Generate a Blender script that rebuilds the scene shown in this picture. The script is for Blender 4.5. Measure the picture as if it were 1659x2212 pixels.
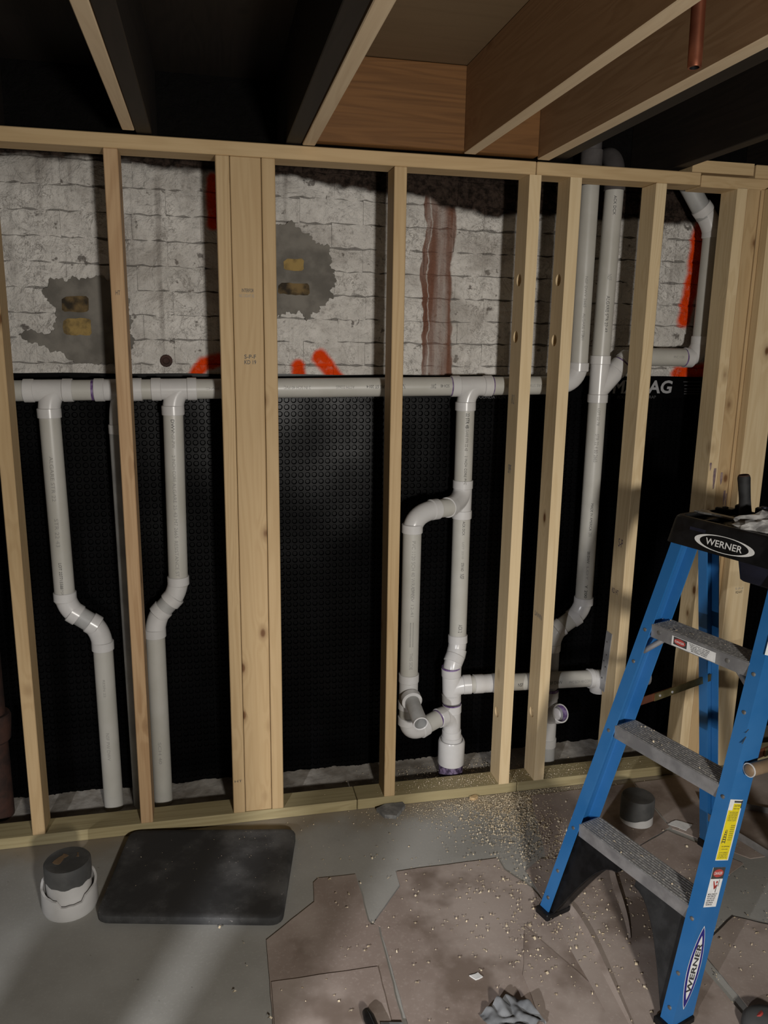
import bpy, bmesh, math, random
import numpy as np
from mathutils import Vector, Matrix, noise

for o in list(bpy.data.objects):
    bpy.data.objects.remove(o)
SC = bpy.context.scene
COL = SC.collection
R = random.Random(7)

# ------------------------------------------------------------------ camera
cam = bpy.data.cameras.new('camera')
cam_o = bpy.data.objects.new('camera', cam)
COL.objects.link(cam_o)
SC.camera = cam_o
RIGHT = Vector((0.97684671, -0.21341023, 0.01505268))
UP = Vector((0.03110168, 0.21126934, 0.97693293))
FWD = Vector((0.21166765, 0.95384556, -0.21301517))
m = Matrix((RIGHT, UP, -FWD)).transposed().to_4x4()
m.translation = Vector((0.0, -2.3932, 1.5819))
cam_o.matrix_world = m
cam.sensor_fit = 'VERTICAL'
cam.sensor_height = 24.0
cam.lens = 1703.9 / 2212.0 * 24.0
cam.clip_start = 0.02

# ------------------------------------------------------------------ light and exposure
SC.view_settings.view_transform = 'Standard'
SC.view_settings.look = 'None'
SC.view_settings.gamma = 1.0
SC.view_settings.use_curve_mapping = False
SC.view_settings.exposure = 0.0
W = bpy.data.worlds.new('world')
SC.world = W
W.use_nodes = True
W.node_tree.nodes['Background'].inputs[0].default_value = (0.5, 0.55, 0.62, 1)
W.node_tree.nodes['Background'].inputs[1].default_value = 0.02


def area_light(name, loc, target, size, power, color, spread):
    l = bpy.data.lights.new(name, 'AREA')
    l.shape = 'DISK'
    l.size = size
    l.energy = power
    l.color = color
    l.spread = math.radians(spread)
    o = bpy.data.objects.new(name, l)
    COL.objects.link(o)
    o.location = loc
    o.rotation_euler = (Vector(target) - Vector(loc)).to_track_quat('-Z', 'Y').to_euler()
    return o


area_light('work_light', (0.55, -3.45, 1.35), (0.58, 0.1, 0.80), 0.20, 31, (1.0, 0.955, 0.89), 125)
area_light('work_light', (-1.06, -2.73, 1.05), (0.10, -0.90, 0.0), 0.035, 7.0, (0.97, 0.97, 1.0), 64)


# ------------------------------------------------------------------ node helpers
class NT:
    def __init__(s, name):
        s.m = bpy.data.materials.new(name)
        s.m.use_nodes = True
        s.t = s.m.node_tree
        s.b = s.t.nodes['Principled BSDF']

    def n(s, kind, **kw):
        nd = s.t.nodes.new('ShaderNode' + kind)
        for k, v in kw.items():
            setattr(nd, k, v)
        return nd

    def set(s, sock, v):
        if hasattr(v, 'is_output') or isinstance(v, bpy.types.NodeSocket):
            s.t.links.new(v, sock)
        else:
            sock.default_value = v

    def math(s, op, a, b=0.0, c=None, clamp=False):
        nd = s.n('Math', operation=op, use_clamp=clamp)
        s.set(nd.inputs[0], a)
        s.set(nd.inputs[1], b)
        if c is not None:
            s.set(nd.inputs[2], c)
        return nd.outputs[0]

    def vm(s, op, a, b=(0, 0, 0)):
        nd = s.n('VectorMath', operation=op)
        s.set(nd.inputs[0], a)
        if op == 'SCALE':
            s.set(nd.inputs['Scale'], b)
        else:
            s.set(nd.inputs[1], b)
        return nd.outputs['Value'] if op in ('DOT_PRODUCT', 'LENGTH') else nd.outputs[0]

    def noise(s, vec, scale, detail=3, rough=0.55, dist=0.0):
        nd = s.n('TexNoise')
        s.set(nd.inputs['Vector'], vec)
        nd.inputs['Scale'].default_value = scale
        nd.inputs['Detail'].default_value = detail
        nd.inputs['Roughness'].default_value = rough
        nd.inputs['Distortion'].default_value = dist
        return nd.outputs['Fac']

    def ramp(s, fac, lo, hi):
        nd = s.n('MapRange', interpolation_type='SMOOTHSTEP')
        s.set(nd.inputs[0], fac)
        s.set(nd.inputs[1], lo)
        s.set(nd.inputs[2], hi)
        return nd.outputs[0]

    def mix(s, fac, a, b):
        nd = s.n('Mix', data_type='RGBA')
        s.set(nd.inputs[0], fac)
        for i, v in ((6, a), (7, b)):
            if isinstance(v, tuple):
                v = v + (1,) if len(v) == 3 else v
            s.set(nd.inputs[i], v)
        return nd.outputs[2]

    def bump(s, h, strength=0.3, dist=0.002):
        nd = s.n('Bump')
        nd.inputs['Strength'].default_value = strength
        nd.inputs['Distance'].default_value = dist
        s.set(nd.inputs['Height'], h)
        s.t.links.new(nd.outputs[0], s.b.inputs['Normal'])

    def obj(s):
        return s.n('TexCoord').outputs['Object']

    def pos(s):
        return s.n('NewGeometry').outputs['Position']

    def rnd(s):
        return s.n('ObjectInfo').outputs['Random']

    def fin(s, col, rough=0.6, metal=0.0, spec=0.5):
        if isinstance(col, tuple):
            col = col + (1,)
        s.set(s.b.inputs['Base Color'], col)
        s.set(s.b.inputs['Roughness'], rough)
        s.b.inputs['Metallic'].default_value = metal
        s.b.inputs['Specular IOR Level'].default_value = spec
        return s.m


def mottled(name, c1, c2, scale=20, rough=0.6, metal=0.0, bump=0.2, dist=0.001, spec=0.5, detail=5, lo=0.35, hi=0.65):
    t = NT(name)
    v = t.vm('ADD', t.obj(), t.vm('SCALE', (3.1, 5.7, 8.3), t.rnd()))
    n = t.noise(v, scale, detail)
    f = t.ramp(n, lo, hi)
    if bump:
        t.bump(t.noise(v, scale * 4, 4), bump, dist)
    return t.fin(t.mix(f, c1, c2), rough, metal, spec)


def plain(name, c, rough=0.6, metal=0.0, spec=0.5):
    t = NT(name)
    n = t.noise(t.obj(), 60, 3)
    return t.fin(t.mix(t.ramp(n, 0.3, 0.7), tuple(x * 0.88 for x in c), c), rough, metal, spec)


def wood(name, axis, c_light, c_dark, knot=(0.16, 0.075, 0.03), rough=0.62, knots=0.45, ring=26, contrast=0.55):
    t = NT(name)
    v = t.vm('ADD', t.obj(), t.vm('SCALE', (7.1, 13.7, 5.3), t.rnd()))
    sc = [9.0, 9.0, 9.0]
    sc[axis] = 0.55
    vs = t.vm('MULTIPLY', v, tuple(sc))
    kv = [11.0, 11.0, 11.0]
    kv[axis] = 6.0
    kvec = t.vm('MULTIPLY', v, tuple(kv))
    vo = t.n('TexVoronoi')
    t.set(vo.inputs['Vector'], kvec)
    vo.inputs['Scale'].default_value = 1.0
    sep = t.n('SeparateColor')
    t.t.links.new(vo.outputs['Color'], sep.inputs[0])
    has = t.math('GREATER_THAN', sep.outputs[0], knots)
    kd = vo.outputs['Distance']
    near = t.math('MULTIPLY', t.ramp(kd, 0.5, 0.0), has)
    n = t.noise(vs, 1.3, 2, 0.5, 0.3)
    field = t.math('ADD', n, t.math('MULTIPLY', near, 0.12))
    rings = t.math('SINE', t.math('MULTIPLY', field, ring * 3.0))
    rings = t.ramp(rings, -0.6, 1.0)
    fs = [160.0, 160.0, 160.0]
    fs[axis] = 5.0
    fine = t.noise(t.vm('MULTIPLY', v, tuple(fs)), 1.0, 3)
    big = t.noise(t.vm('MULTIPLY', v, tuple(x * 0.35 for x in sc)), 1.0, 2)
    f = t.math('ADD', t.math('MULTIPLY', rings, contrast * 0.6), t.math('MULTIPLY', t.ramp(fine, 0.35, 0.75), contrast * 0.55))
    f = t.math('MULTIPLY', f, t.math('ADD', 0.35, big), clamp=True)
    col = t.mix(f, c_light, c_dark)
    # boards differ a little in tone
    col = t.mix(t.math('MULTIPLY', t.rnd(), 0.45), col, tuple(0.5 * (a + b) for a, b in zip(c_light, c_dark)))
    kf = t.math('MULTIPLY', t.ramp(kd, 0.125, 0.06), has)
    halo = t.math('MULTIPLY', t.math('MULTIPLY', t.ramp(kd, 0.24, 0.09), has), 0.5)
    col = t.mix(halo, col, tuple(0.35 * a + 0.65 * b for a, b in zip(c_dark, knot)))
    col = t.mix(kf, col, knot)
    t.bump(t.math('ADD', fine, rings), 0.12, 0.0006)
    return t.fin(col, rough, 0.0, 0.3)


PINE_L, PINE_D = (0.61, 0.445, 0.245), (0.43, 0.28, 0.13)
M = {}
M['pine_z'] = wood('pine upright', 2, (0.55, 0.395, 0.215), (0.39, 0.25, 0.115))
M['pine_pale'] = wood('pale pine upright', 2, (0.74, 0.585, 0.36), (0.55, 0.39, 0.20))
M['fir_z'] = wood('reddish fir upright', 2, (0.54, 0.36, 0.20), (0.36, 0.205, 0.095), contrast=0.75)
M['pine_x'] = wood('pine along x', 0, PINE_L, PINE_D, knots=0.7)
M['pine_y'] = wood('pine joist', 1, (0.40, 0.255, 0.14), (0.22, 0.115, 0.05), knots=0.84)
M['joist_edge_lit'] = wood('pine joist lit edge', 1, (0.78, 0.62, 0.42), (0.62, 0.45, 0.28), knots=0.84)
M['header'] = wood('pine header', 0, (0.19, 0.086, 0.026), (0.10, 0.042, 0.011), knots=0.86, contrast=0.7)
M['treated'] = wood('treated pine', 0, (0.40, 0.335, 0.185), (0.25, 0.195, 0.095), knots=0.85)
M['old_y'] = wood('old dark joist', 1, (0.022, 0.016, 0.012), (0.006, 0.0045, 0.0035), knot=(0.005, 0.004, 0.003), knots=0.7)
M['ply'] = wood('plywood', 0, (0.21, 0.145, 0.082), (0.15, 0.10, 0.055), knots=0.86, ring=10, contrast=0.45)
M['pipe'] = mottled('pvc pipe', (0.45, 0.437, 0.392), (0.50, 0.487, 0.448), 7, 0.38, 0, 0.04, 0.0005, 0.45)
M['fitting'] = mottled('pvc fitting', (0.56, 0.55, 0.54), (0.62, 0.61, 0.60), 9, 0.26, 0, 0.05, 0.0005, 0.5)
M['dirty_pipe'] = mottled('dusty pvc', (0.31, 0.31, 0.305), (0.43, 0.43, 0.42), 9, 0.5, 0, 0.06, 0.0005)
M['shade_pipe'] = mottled('shade darkened pvc', (0.07, 0.062, 0.06), (0.12, 0.11, 0.105), 9, 0.7, 0, 0.06, 0.0005, 0.2)  # shade above the top plate, put into the pipe colour
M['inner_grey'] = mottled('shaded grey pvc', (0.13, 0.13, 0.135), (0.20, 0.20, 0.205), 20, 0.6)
M['smear'] = mottled('dry purple primer smear', (0.17, 0.115, 0.13), (0.30, 0.22, 0.20), 60, 0.7)
M['primer'] = mottled('purple primer', (0.10, 0.045, 0.17), (0.24, 0.17, 0.33), 60, 0.4, lo=0.4, hi=0.6)
M['primer_dark'] = mottled('purple primer crust', (0.035, 0.022, 0.05), (0.20, 0.15, 0.24), 90, 0.6, lo=0.42, hi=0.62)
M['ink'] = plain('black print ink', (0.05, 0.05, 0.05), 0.6)
M['ink_soft'] = plain('faded grey ink', (0.30, 0.29, 0.27), 0.6)
M['ink_blue'] = plain('purple stamp', (0.10, 0.06, 0.11), 0.6)
M['membrane'] = mottled('black dimple sheet', (0.0012, 0.0012, 0.0014), (0.0025, 0.0025, 0.0028), 6, 0.30, 0, 0.05, 0.0005, 0.09)
M['letter'] = plain('grey lettering', (0.33, 0.33, 0.34), 0.6)
M['letter_dim'] = plain('dim grey lettering', (0.055, 0.055, 0.058), 0.6)
M['blue'] = mottled('blue fibreglass', (0.017, 0.122, 0.33), (0.032, 0.15, 0.37), 5, 0.42, 0, 0.05, 0.0005, 0.45)
M['blue_dust'] = M['blue']
M['alu'] = mottled('brushed aluminium', (0.30, 0.30, 0.31), (0.47, 0.47, 0.48), 14, 0.5, 0.65, 0.15, 0.0006)
M['alu_dust'] = mottled('dusty aluminium tread', (0.20, 0.195, 0.19), (0.42, 0.405, 0.38), 160, 0.6, 0.4, 0.3, 0.001, lo=0.42, hi=0.7)
M['black'] = mottled('black plastic', (0.004, 0.004, 0.0045), (0.009, 0.009, 0.010), 30, 0.42, 0, 0.15, 0.0008, 0.3)
M['navy'] = mottled('dark navy plastic', (0.006, 0.007, 0.016), (0.012, 0.013, 0.028), 20, 0.5)
M['rubber'] = mottled('black rubber', (0.008, 0.008, 0.0085), (0.02, 0.02, 0.021), 30, 0.75, 0, 0.3, 0.001)
M['foam'] = None
M['white'] = plain('white print', (0.78, 0.78, 0.77), 0.5)
M['red'] = plain('red print', (0.45, 0.06, 0.05), 0.5)
M['yellow'] = plain('yellow print', (0.80, 0.66, 0.02), 0.45)
M['decal_blue'] = plain('dark blue print', (0.02, 0.02, 0.20), 0.4)
M['rivet'] = mottled('steel rivet', (0.16, 0.16, 0.16), (0.30, 0.29, 0.27), 80, 0.45, 0.7)
M['brass'] = mottled('zinc plated steel', (0.17, 0.14, 0.06), (0.28, 0.23, 0.11), 25, 0.4, 0.8)
M['copper'] = mottled('copper', (0.40, 0.145, 0.085), (0.52, 0.205, 0.125), 14, 0.36, 0.9)
M['zinc'] = mottled('galvanised plate', (0.42, 0.42, 0.43), (0.55, 0.55, 0.56), 25, 0.5, 0.5)
M['iron'] = mottled('rusty cast iron', (0.022, 0.010, 0.007), (0.055, 0.022, 0.014), 18, 0.8, 0, 0.4, 0.002)
M['board'] = None
M['pole'] = mottled('brown pole', (0.16, 0.105, 0.06), (0.24, 0.165, 0.10), 12, 0.6)
M['shaving'] = mottled('pale wood shavings', (0.62, 0.50, 0.33), (0.74, 0.64, 0.47), 30, 0.8, bump=0)
M['plastic_bag'] = mottled('clear crumpled plastic', (0.20, 0.195, 0.19), (0.46, 0.45, 0.43), 30, 0.25)
M['tile_grey'] = mottled('grey mortar chunk', (0.13, 0.13, 0.13), (0.24, 0.24, 0.235), 30, 0.85)
M['cap_grey'] = mottled('dark grey rubber cap', (0.055, 0.056, 0.056), (0.10, 0.10, 0.098), 12, 0.7, 0, 0.3, 0.001)
M['rag'] = mottled('grey rag', (0.13, 0.137, 0.145), (0.21, 0.217, 0.225), 16, 0.85, 0, 0.4, 0.001)
M['yellow_brick'] = mottled('ochre brick', (0.10, 0.07, 0.03), (0.33, 0.225, 0.075), 25, 0.9, 0, 0.6, 0.003, lo=0.3, hi=0.6)
M['yellow_brick_dark'] = mottled('ochre brick sooted', (0.025, 0.018, 0.01), (0.19, 0.125, 0.05), 22, 0.9, 0, 0.6, 0.003, lo=0.4, hi=0.7)
M['parge'] = mottled('grey mortar', (0.12, 0.11, 0.095), (0.20, 0.185, 0.16), 11, 0.92, 0, 0.6, 0.003)
M['grey_wall'] = mottled('grey masonry', (0.22, 0.215, 0.21), (0.32, 0.31, 0.30), 3, 0.9)


def make_foam():
    t = NT('dusty black foam')
    p = t.obj()
    n = t.noise(p, 7, 4)
    f = t.noise(p, 160, 3)
    sp = t.math('GREATER_THAN', t.noise(p, 95, 2), 0.70)
    c = t.mix(t.ramp(n, 0.42, 0.75), (0.036, 0.036, 0.0365), (0.11, 0.11, 0.11))
    c = t.mix(t.math('MULTIPLY', t.ramp(f, 0.55, 0.75), t.ramp(n, 0.4, 0.7)), c, (0.11, 0.11, 0.11))
    c = t.mix(t.math('MULTIPLY', sp, t.ramp(n, 0.45, 0.65)), c, (0.22, 0.21, 0.20))
    t.bump(f, 0.35, 0.001)
    return t.fin(c, 0.8, 0, 0.3)


def make_board():
    t = NT('brown floor board')
    p = t.vm('ADD', t.obj(), t.vm('SCALE', (3, 5, 0), t.rnd()))
    n = t.noise(p, 3.2, 4)
    f = t.noise(p, 120, 4)
    c = t.mix(t.ramp(n, 0.3, 0.7), (0.27, 0.212, 0.180), (0.43, 0.362, 0.32))
    c = t.mix(t.math('MULTIPLY', t.ramp(f, 0.5, 0.8), 0.35), c, (0.52, 0.45, 0.40))
    st = t.ramp(t.noise(p, 4.2, 4), 0.50, 0.66)
    c = t.mix(t.math('MULTIPLY', st, 0.7), c, (0.14, 0.10, 0.074))
    t.bump(f, 0.2, 0.0006)
    return t.fin(c, 0.85, 0, 0.25)


def make_concrete():
    t = NT('concrete floor')
    p = t.pos()
    n = t.noise(p, 2.2, 5)
    f = t.noise(p, 130, 4)
    c = t.mix(t.ramp(n, 0.3, 0.7), (0.28, 0.272, 0.247), (0.40, 0.392, 0.365))
    c = t.mix(t.math('MULTIPLY', t.ramp(f, 0.5, 0.8), 0.3), c, (0.46, 0.45, 0.42))
    # brown work dirt near the framing
    sx = t.n('SeparateXYZ')
    t.t.links.new(p, sx.inputs[0])
    d = t.ramp(t.math('ADD', sx.outputs[1], t.math('MULTIPLY', t.noise(p, 6, 3), 0.25)), -0.02, 0.14)
    c = t.mix(t.math('MULTIPLY', d, 0.75), c, (0.27, 0.215, 0.145))
    sp = t.math('GREATER_THAN', t.noise(p, 38, 3), 0.73)
    c = t.mix(t.math('MULTIPLY', sp, 0.5), c, (0.06, 0.055, 0.05))
    t.bump(f, 0.25, 0.001)
    return t.fin(c, 0.8, 0, 0.3)


def make_paint(name, dark):
    """White painted brick with bare top courses, orange spray marks and a rust-red drip."""
    t = NT(name)
    p0 = t.pos()
    nd = t.n('TexNoise')
    t.set(nd.inputs['Vector'], p0)
    nd.inputs['Scale'].default_value = 16
    nd.inputs['Detail'].default_value = 3
    wob = t.vm('SCALE', t.vm('SUBTRACT', nd.outputs['Color'], (0.5, 0.5, 0.5)), 0.022)
    p = t.vm('MULTIPLY', t.vm('ADD', p0, wob), (1, 0, 1))
    sx = t.n('SeparateXYZ')
    t.t.links.new(p, sx.inputs[0])
    X, Z = sx.outputs[0], sx.outputs[2]
    big = t.noise(p0, 3.5, 4)
    fine = t.noise(p0, 55, 5, 0.65)
    c = t.mix(t.ramp(big, 0.3, 0.7), (0.62, 0.59, 0.545), (0.78, 0.75, 0.705))
    c = t.mix(t.math('MULTIPLY', t.ramp(fine, 0.52, 0.75), 0.5), c, (0.17, 0.15, 0.135))
    # crackle and chips in the paint
    cr = t.noise(p0, 26, 6, 0.7, 0.6)
    line = t.ramp(t.math('ABSOLUTE', t.math('SUBTRACT', cr, 0.5)), 0.022, 0.004)
    msk = t.ramp(t.noise(p0, 7, 2), 0.44, 0.62)
    c = t.mix(t.math('MULTIPLY', t.math('MULTIPLY', line, msk), 0.62), c, (0.10, 0.085, 0.072))
    chip = t.math('MULTIPLY', t.ramp(t.noise(p0, 24, 5), 0.645, 0.70), 0.75)
    c = t.mix(chip, c, (0.075, 0.06, 0.05))
    blot = t.ramp(t.noise(p0, 5.5, 4, 0.6, 0.5), 0.46, 0.70)
    c = t.mix(t.math('MULTIPLY', blot, 0.55), c, (0.30, 0.268, 0.235))
    # vertical grime
    gr = t.noise(t.vm('MULTIPLY', p0, (26, 1, 1.6)), 1.0, 3)
    c = t.mix(t.math('MULTIPLY', t.ramp(gr, 0.55, 0.75), 0.45), c, (0.17, 0.145, 0.125))
    if dark:
        c = t.mix(0.62, c, (0.05, 0.041, 0.034))
    # rust-red drip
    vx = t.math('ADD', X, t.math('MULTIPLY', t.noise(t.vm('MULTIPLY', p0, (2, 1, 7)), 1.0, 3), 0.05))
    band = t.math('SUBTRACT', 1.0, t.ramp(t.math('ABSOLUTE', t.math('SUBTRACT', vx, 0.806)), 0.038, 0.046))
    thin = t.math('SUBTRACT', 1.0, t.ramp(t.math('ABSOLUTE', t.math('SUBTRACT', vx, 0.752)), 0.008, 0.012))
    rr = t.math('MAXIMUM', band, thin)
    c = t.mix(t.math('MULTIPLY', rr, t.ramp(gr, 0.85, 0.35)), c, (0.20, 0.094, 0.062))
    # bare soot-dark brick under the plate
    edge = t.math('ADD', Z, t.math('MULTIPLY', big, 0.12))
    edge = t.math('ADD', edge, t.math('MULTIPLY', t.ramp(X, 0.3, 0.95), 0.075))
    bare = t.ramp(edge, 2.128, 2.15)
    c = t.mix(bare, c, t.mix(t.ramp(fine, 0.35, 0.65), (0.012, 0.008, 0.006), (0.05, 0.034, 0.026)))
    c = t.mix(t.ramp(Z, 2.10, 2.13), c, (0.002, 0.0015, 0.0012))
    # orange spray paint
    segs = [((-0.05, 1.45), (-0.012, 1.498), .021), ((-0.012, 1.498), (0.05, 1.515), .021), ((0.03, 2.06), (0.026, 1.93), .02),
            ((0.293, 1.43), (0.294, 1.49), .024), ((0.366, 1.525), (0.437, 1.43), .025),
            ((1.735, 1.985), (1.730, 1.82), .027), ((1.730, 1.82), (1.708, 1.67), .029),
            ((1.705, 1.475), (1.82, 1.49), .03)]
    tot = None
    for a, b, r in segs:
        ab = (b[0] - a[0], 0.0, b[1] - a[1])
        L2 = ab[0] ** 2 + ab[2] ** 2
        ap = t.vm('SUBTRACT', p, (a[0], 0, a[1]))
        h = t.math('MULTIPLY', t.vm('DOT_PRODUCT', ap, ab), 1 / L2, clamp=True)
        d = t.vm('LENGTH', t.vm('SUBTRACT', ap, t.vm('SCALE', ab, h)))
        k = t.math('SUBTRACT', 1.0, t.ramp(d, r * 0.62, r * 1.35))
        tot = k if tot is None else t.math('MAXIMUM', tot, k)
    c = t.mix(t.math('MULTIPLY', tot, t.ramp(fine, 1.05, 0.5)), c, (0.80, 0.06, 0.003))
    lum = t.noise(p0, 15, 4, 0.6, 0.8)
    t.bump(t.math('ADD', t.math('ADD', t.math('MULTIPLY', fine, 0.6), t.math('MULTIPLY', lum, 2.2)), cr), 1.0, 0.011)
    return t.fin(c, 0.85, 0, 0.12)


M['foam'] = make_foam()
M['board'] = make_board()
M['concrete'] = make_concrete()
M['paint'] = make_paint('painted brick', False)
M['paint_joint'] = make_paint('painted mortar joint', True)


# ------------------------------------------------------------------ mesh helpers
class B:
    def __init__(s):
        s.v = []
        s.f = []

    def add(s, vs, fs):
        n = len(s.v)
        s.v += [tuple(v) for v in vs]
        s.f += [tuple(i + n for i in f) for f in fs]
        return s

    def box(s, a, b, bev=0.0015):
        a = [min(x, y) for x, y in zip(a, b)] if False else list(a)
        lo = [min(x, y) for x, y in zip(a, b)]
        hi = [max(x, y) for x, y in zip(a, b)]
        if bev <= 0:
            vs = [(x, y, z) for x in (lo[0], hi[0]) for y in (lo[1], hi[1]) for z in (lo[2], hi[2])]
            return s.add(vs, [(0, 1, 3, 2), (4, 6, 7, 5), (0, 4, 5, 1), (2, 3, 7, 6), (0, 2, 6, 4), (1, 5, 7, 3)])
        bev = min(bev, min(h - l for h, l in zip(hi, lo)) * 0.4)
        idx = {}
        vs = []
        for ax in range(3):
            for sg in range(8):
                bits = [(sg >> k) & 1 for k in range(3)]
                pt = []
                for k in range(3):
                    base = hi[k] if bits[k] else lo[k]
                    if k != ax:
                        base += -bev if bits[k] else bev
                    pt.append(base)
                idx[(ax, sg)] = len(vs)
                vs.append(pt)
        fs = []
        for ax in range(3):
            o = [k for k in range(3) if k != ax]
            for val in (0, 1):
                c = []
                for (p, q) in ((0, 0), (1, 0), (1, 1), (0, 1)):
                    sg = (val << ax) | (p << o[0]) | (q << o[1])
                    c.append(idx[(ax, sg)])
                fs.append(tuple(c))
        for ax in range(3):
            o = [k for k in range(3) if k != ax]
            for p in (0, 1):
                for q in (0, 1):
                    s0 = (p << o[0]) | (q << o[1])
                    s1 = s0 | (1 << ax)
                    fs.append((idx[(o[0], s0)], idx[(o[0], s1)], idx[(o[1], s1)], idx[(o[1], s0)]))
        for sg in range(8):
            fs.append((idx[(0, sg)], idx[(1, sg)], idx[(2, sg)]))
        return s.add(vs, fs)

    def tube(s, path, r, seg=24, caps=True):
        path = [Vector(p) for p in path]
        n = len(path)
        rs = r if isinstance(r, (list, tuple)) else [r] * n
        tan = []
        for i in range(n):
            a = path[max(0, i - 1)]
            b = path[min(n - 1, i + 1)]
            tan.append((b - a).normalized())
        ref = Vector((0, 0, 1)) if abs(tan[0].z) < 0.9 else Vector((1, 0, 0))
        u = (ref - tan[0] * ref.dot(tan[0])).normalized()
        vs = []
        for i in range(n):
            u = (u - tan[i] * u.dot(tan[i])).normalized()
            w = tan[i].cross(u)
            for k in range(seg):
                a = 2 * math.pi * k / seg
                vs.append(path[i] + (u * math.cos(a) + w * math.sin(a)) * rs[i])
        fs = []
        for i in range(n - 1):
            for k in range(seg):
                k2 = (k + 1) % seg
                fs.append((i * seg + k, i * seg + k2, (i + 1) * seg + k2, (i + 1) * seg + k))
        if caps:
            fs.append(tuple(range(seg))[::-1])
            fs.append(tuple((n - 1) * seg + k for k in range(seg)))
        return s.add(vs, fs)

    def lathe(s, origin, axis, prof, seg=28):
        """prof: (distance along axis, radius) list; closed surface if radius ends at zero."""
        o = Vector(origin)
        ax = Vector(axis).normalized()
        ref = Vector((0, 0, 1)) if abs(ax.z) < 0.9 else Vector((1, 0, 0))
        u = (ref - ax * ref.dot(ax)).normalized()
        w = ax.cross(u)
        vs, fs = [], []
        for d, r in prof:
            for k in range(seg):
                a = 2 * math.pi * k / seg
                vs.append(o + ax * d + (u * math.cos(a) + w * math.sin(a)) * max(r, 1e-5))
        for i in range(len(prof) - 1):
            for k in range(seg):
                k2 = (k + 1) % seg
                fs.append((i * seg + k, i * seg + k2, (i + 1) * seg + k2, (i + 1) * seg + k))
        return s.add(vs, fs)

    def prism(s, poly, z0, z1, frame=None):
        n = len(poly)
        vs = [(x, y, z0) for x, y in poly] + [(x, y, z1) for x, y in poly]
        if frame:
            vs = [frame(*v) for v in vs]
        fs = [tuple(range(n))[::-1], tuple(range(n, 2 * n))]
        fs += [(i, (i + 1) % n, n + (i + 1) % n, n + i) for i in range(n)]
        return s.add(vs, fs)

    def sweep(s, prof, p0, p1, ux, uy):
        """closed 2-D profile from p0 to p1, profile axes ux, uy"""
        p0, p1, ux, uy = Vector(p0), Vector(p1), Vector(ux), Vector(uy)
        n = len(prof)
        vs = [p + ux * a + uy * b for p in (p0, p1) for a, b in prof]
        fs = [(i, (i + 1) % n, n + (i + 1) % n, n + i) for i in range(n)]
        fs += [tuple(range(n))[::-1], tuple(range(n, 2 * n))]
        return s.add(vs, fs)

    def build(s, name, mat, parent=None, smooth=35, world=True):
        me = bpy.data.meshes.new(name)
        off = Vector((0, 0, 0))
        if parent is not None and world:
            off = ROOTLOC.get(parent.name, Vector((0, 0, 0)))
        me.from_pydata([(v[0] - off.x, v[1] - off.y, v[2] - off.z) for v in s.v], [], s.f)
        bm = bmesh.new()
        bm.from_mesh(me)
        bmesh.ops.recalc_face_normals(bm, faces=bm.faces)
        bm.to_mesh(me)
        bm.free()
        if smooth:
            for p in me.polygons:
                p.use_smooth = True
            me.set_sharp_from_angle(angle=math.radians(smooth))
        me.materials.append(M[mat] if isinstance(mat, str) else mat)
        o = bpy.data.objects.new(name, me)
        COL.objects.link(o)
        if parent is not None:
            o.parent = parent
            ROOTLOC[o.name] = off
        return o


ROOTLOC = {}


def thing(name, label, cat, loc=(0, 0, 0), rotz=0.0, group=None, kind=None):
    o = bpy.data.objects.new(name, None)
    COL.objects.link(o)
    o.empty_display_size = 0.05
    o.location = loc
    o.rotation_euler = (0, 0, rotz)
    ROOTLOC[o.name] = Vector(loc)
    tag(o, label, cat, group, kind)
    return o


def tag(o, label=None, cat=None, group=None, kind=None):
    if label:
        o['label'] = label
    if cat:
        o['category'] = cat
    if group:
        o['group'] = group
    if kind:
        o['kind'] = kind
    return o


def arc(p0, p1, corner, n=10):
    """smooth bend from p0 to p1 with control point corner"""
    p0, p1, c = Vector(p0), Vector(p1), Vector(corner)
    out = []
    for i in range(n + 1):
        t = i / n
        out.append(p0 * (1 - t) ** 2 + c * 2 * t * (1 - t) + p1 * t * t)
    return out


def text_mesh(s, shear=0.0, bold=0.0, extrude=0.0):
    cu = bpy.data.curves.new('lettering', 'FONT')
    cu.body = s
    cu.shear = shear
    cu.offset = bold
    cu.extrude = extrude
    cu.resolution_u = 3
    ob = bpy.data.objects.new('lettering', cu)
    COL.objects.link(ob)
    bpy.context.view_layer.update()
    me = bpy.data.meshes.new_from_object(ob)
    vs = [tuple(v.co) for v in me.vertices]
    fs = [tuple(p.vertices) for p in me.polygons]
    bpy.data.objects.remove(ob)
    bpy.data.curves.remove(cu)
    bpy.data.meshes.remove(me)
    x0 = min(v[0] for v in vs)
    x1 = max(v[0] for v in vs)
    y0 = min(v[1] for v in vs)
    y1 = max(v[1] for v in vs)
    # unit: centred, width 1 x height 1
    return [((v[0] - (x0 + x1) / 2) / (x1 - x0), (v[1] - (y0 + y1) / 2) / (y1 - y0)) for v in vs], fs


TEXT_CACHE = {}


def text(s, shear=0.0, bold=0.0):
    k = (s, shear, bold)
    if k not in TEXT_CACHE:
        TEXT_CACHE[k] = text_mesh(s, shear, bold)
    return TEXT_CACHE[k]


def flat_text(b, s, c, ux, uy, w, h, shear=0.0, bold=0.0, lift=0.0):
    vs, fs = text(s, shear, bold)
    c, ux, uy = Vector(c), Vector(ux).normalized(), Vector(uy).normalized()
    n = ux.cross(uy)
    return b.add([c + ux * (x * w) + uy * (y * h) + n * lift for x, y in vs], fs)


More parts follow.
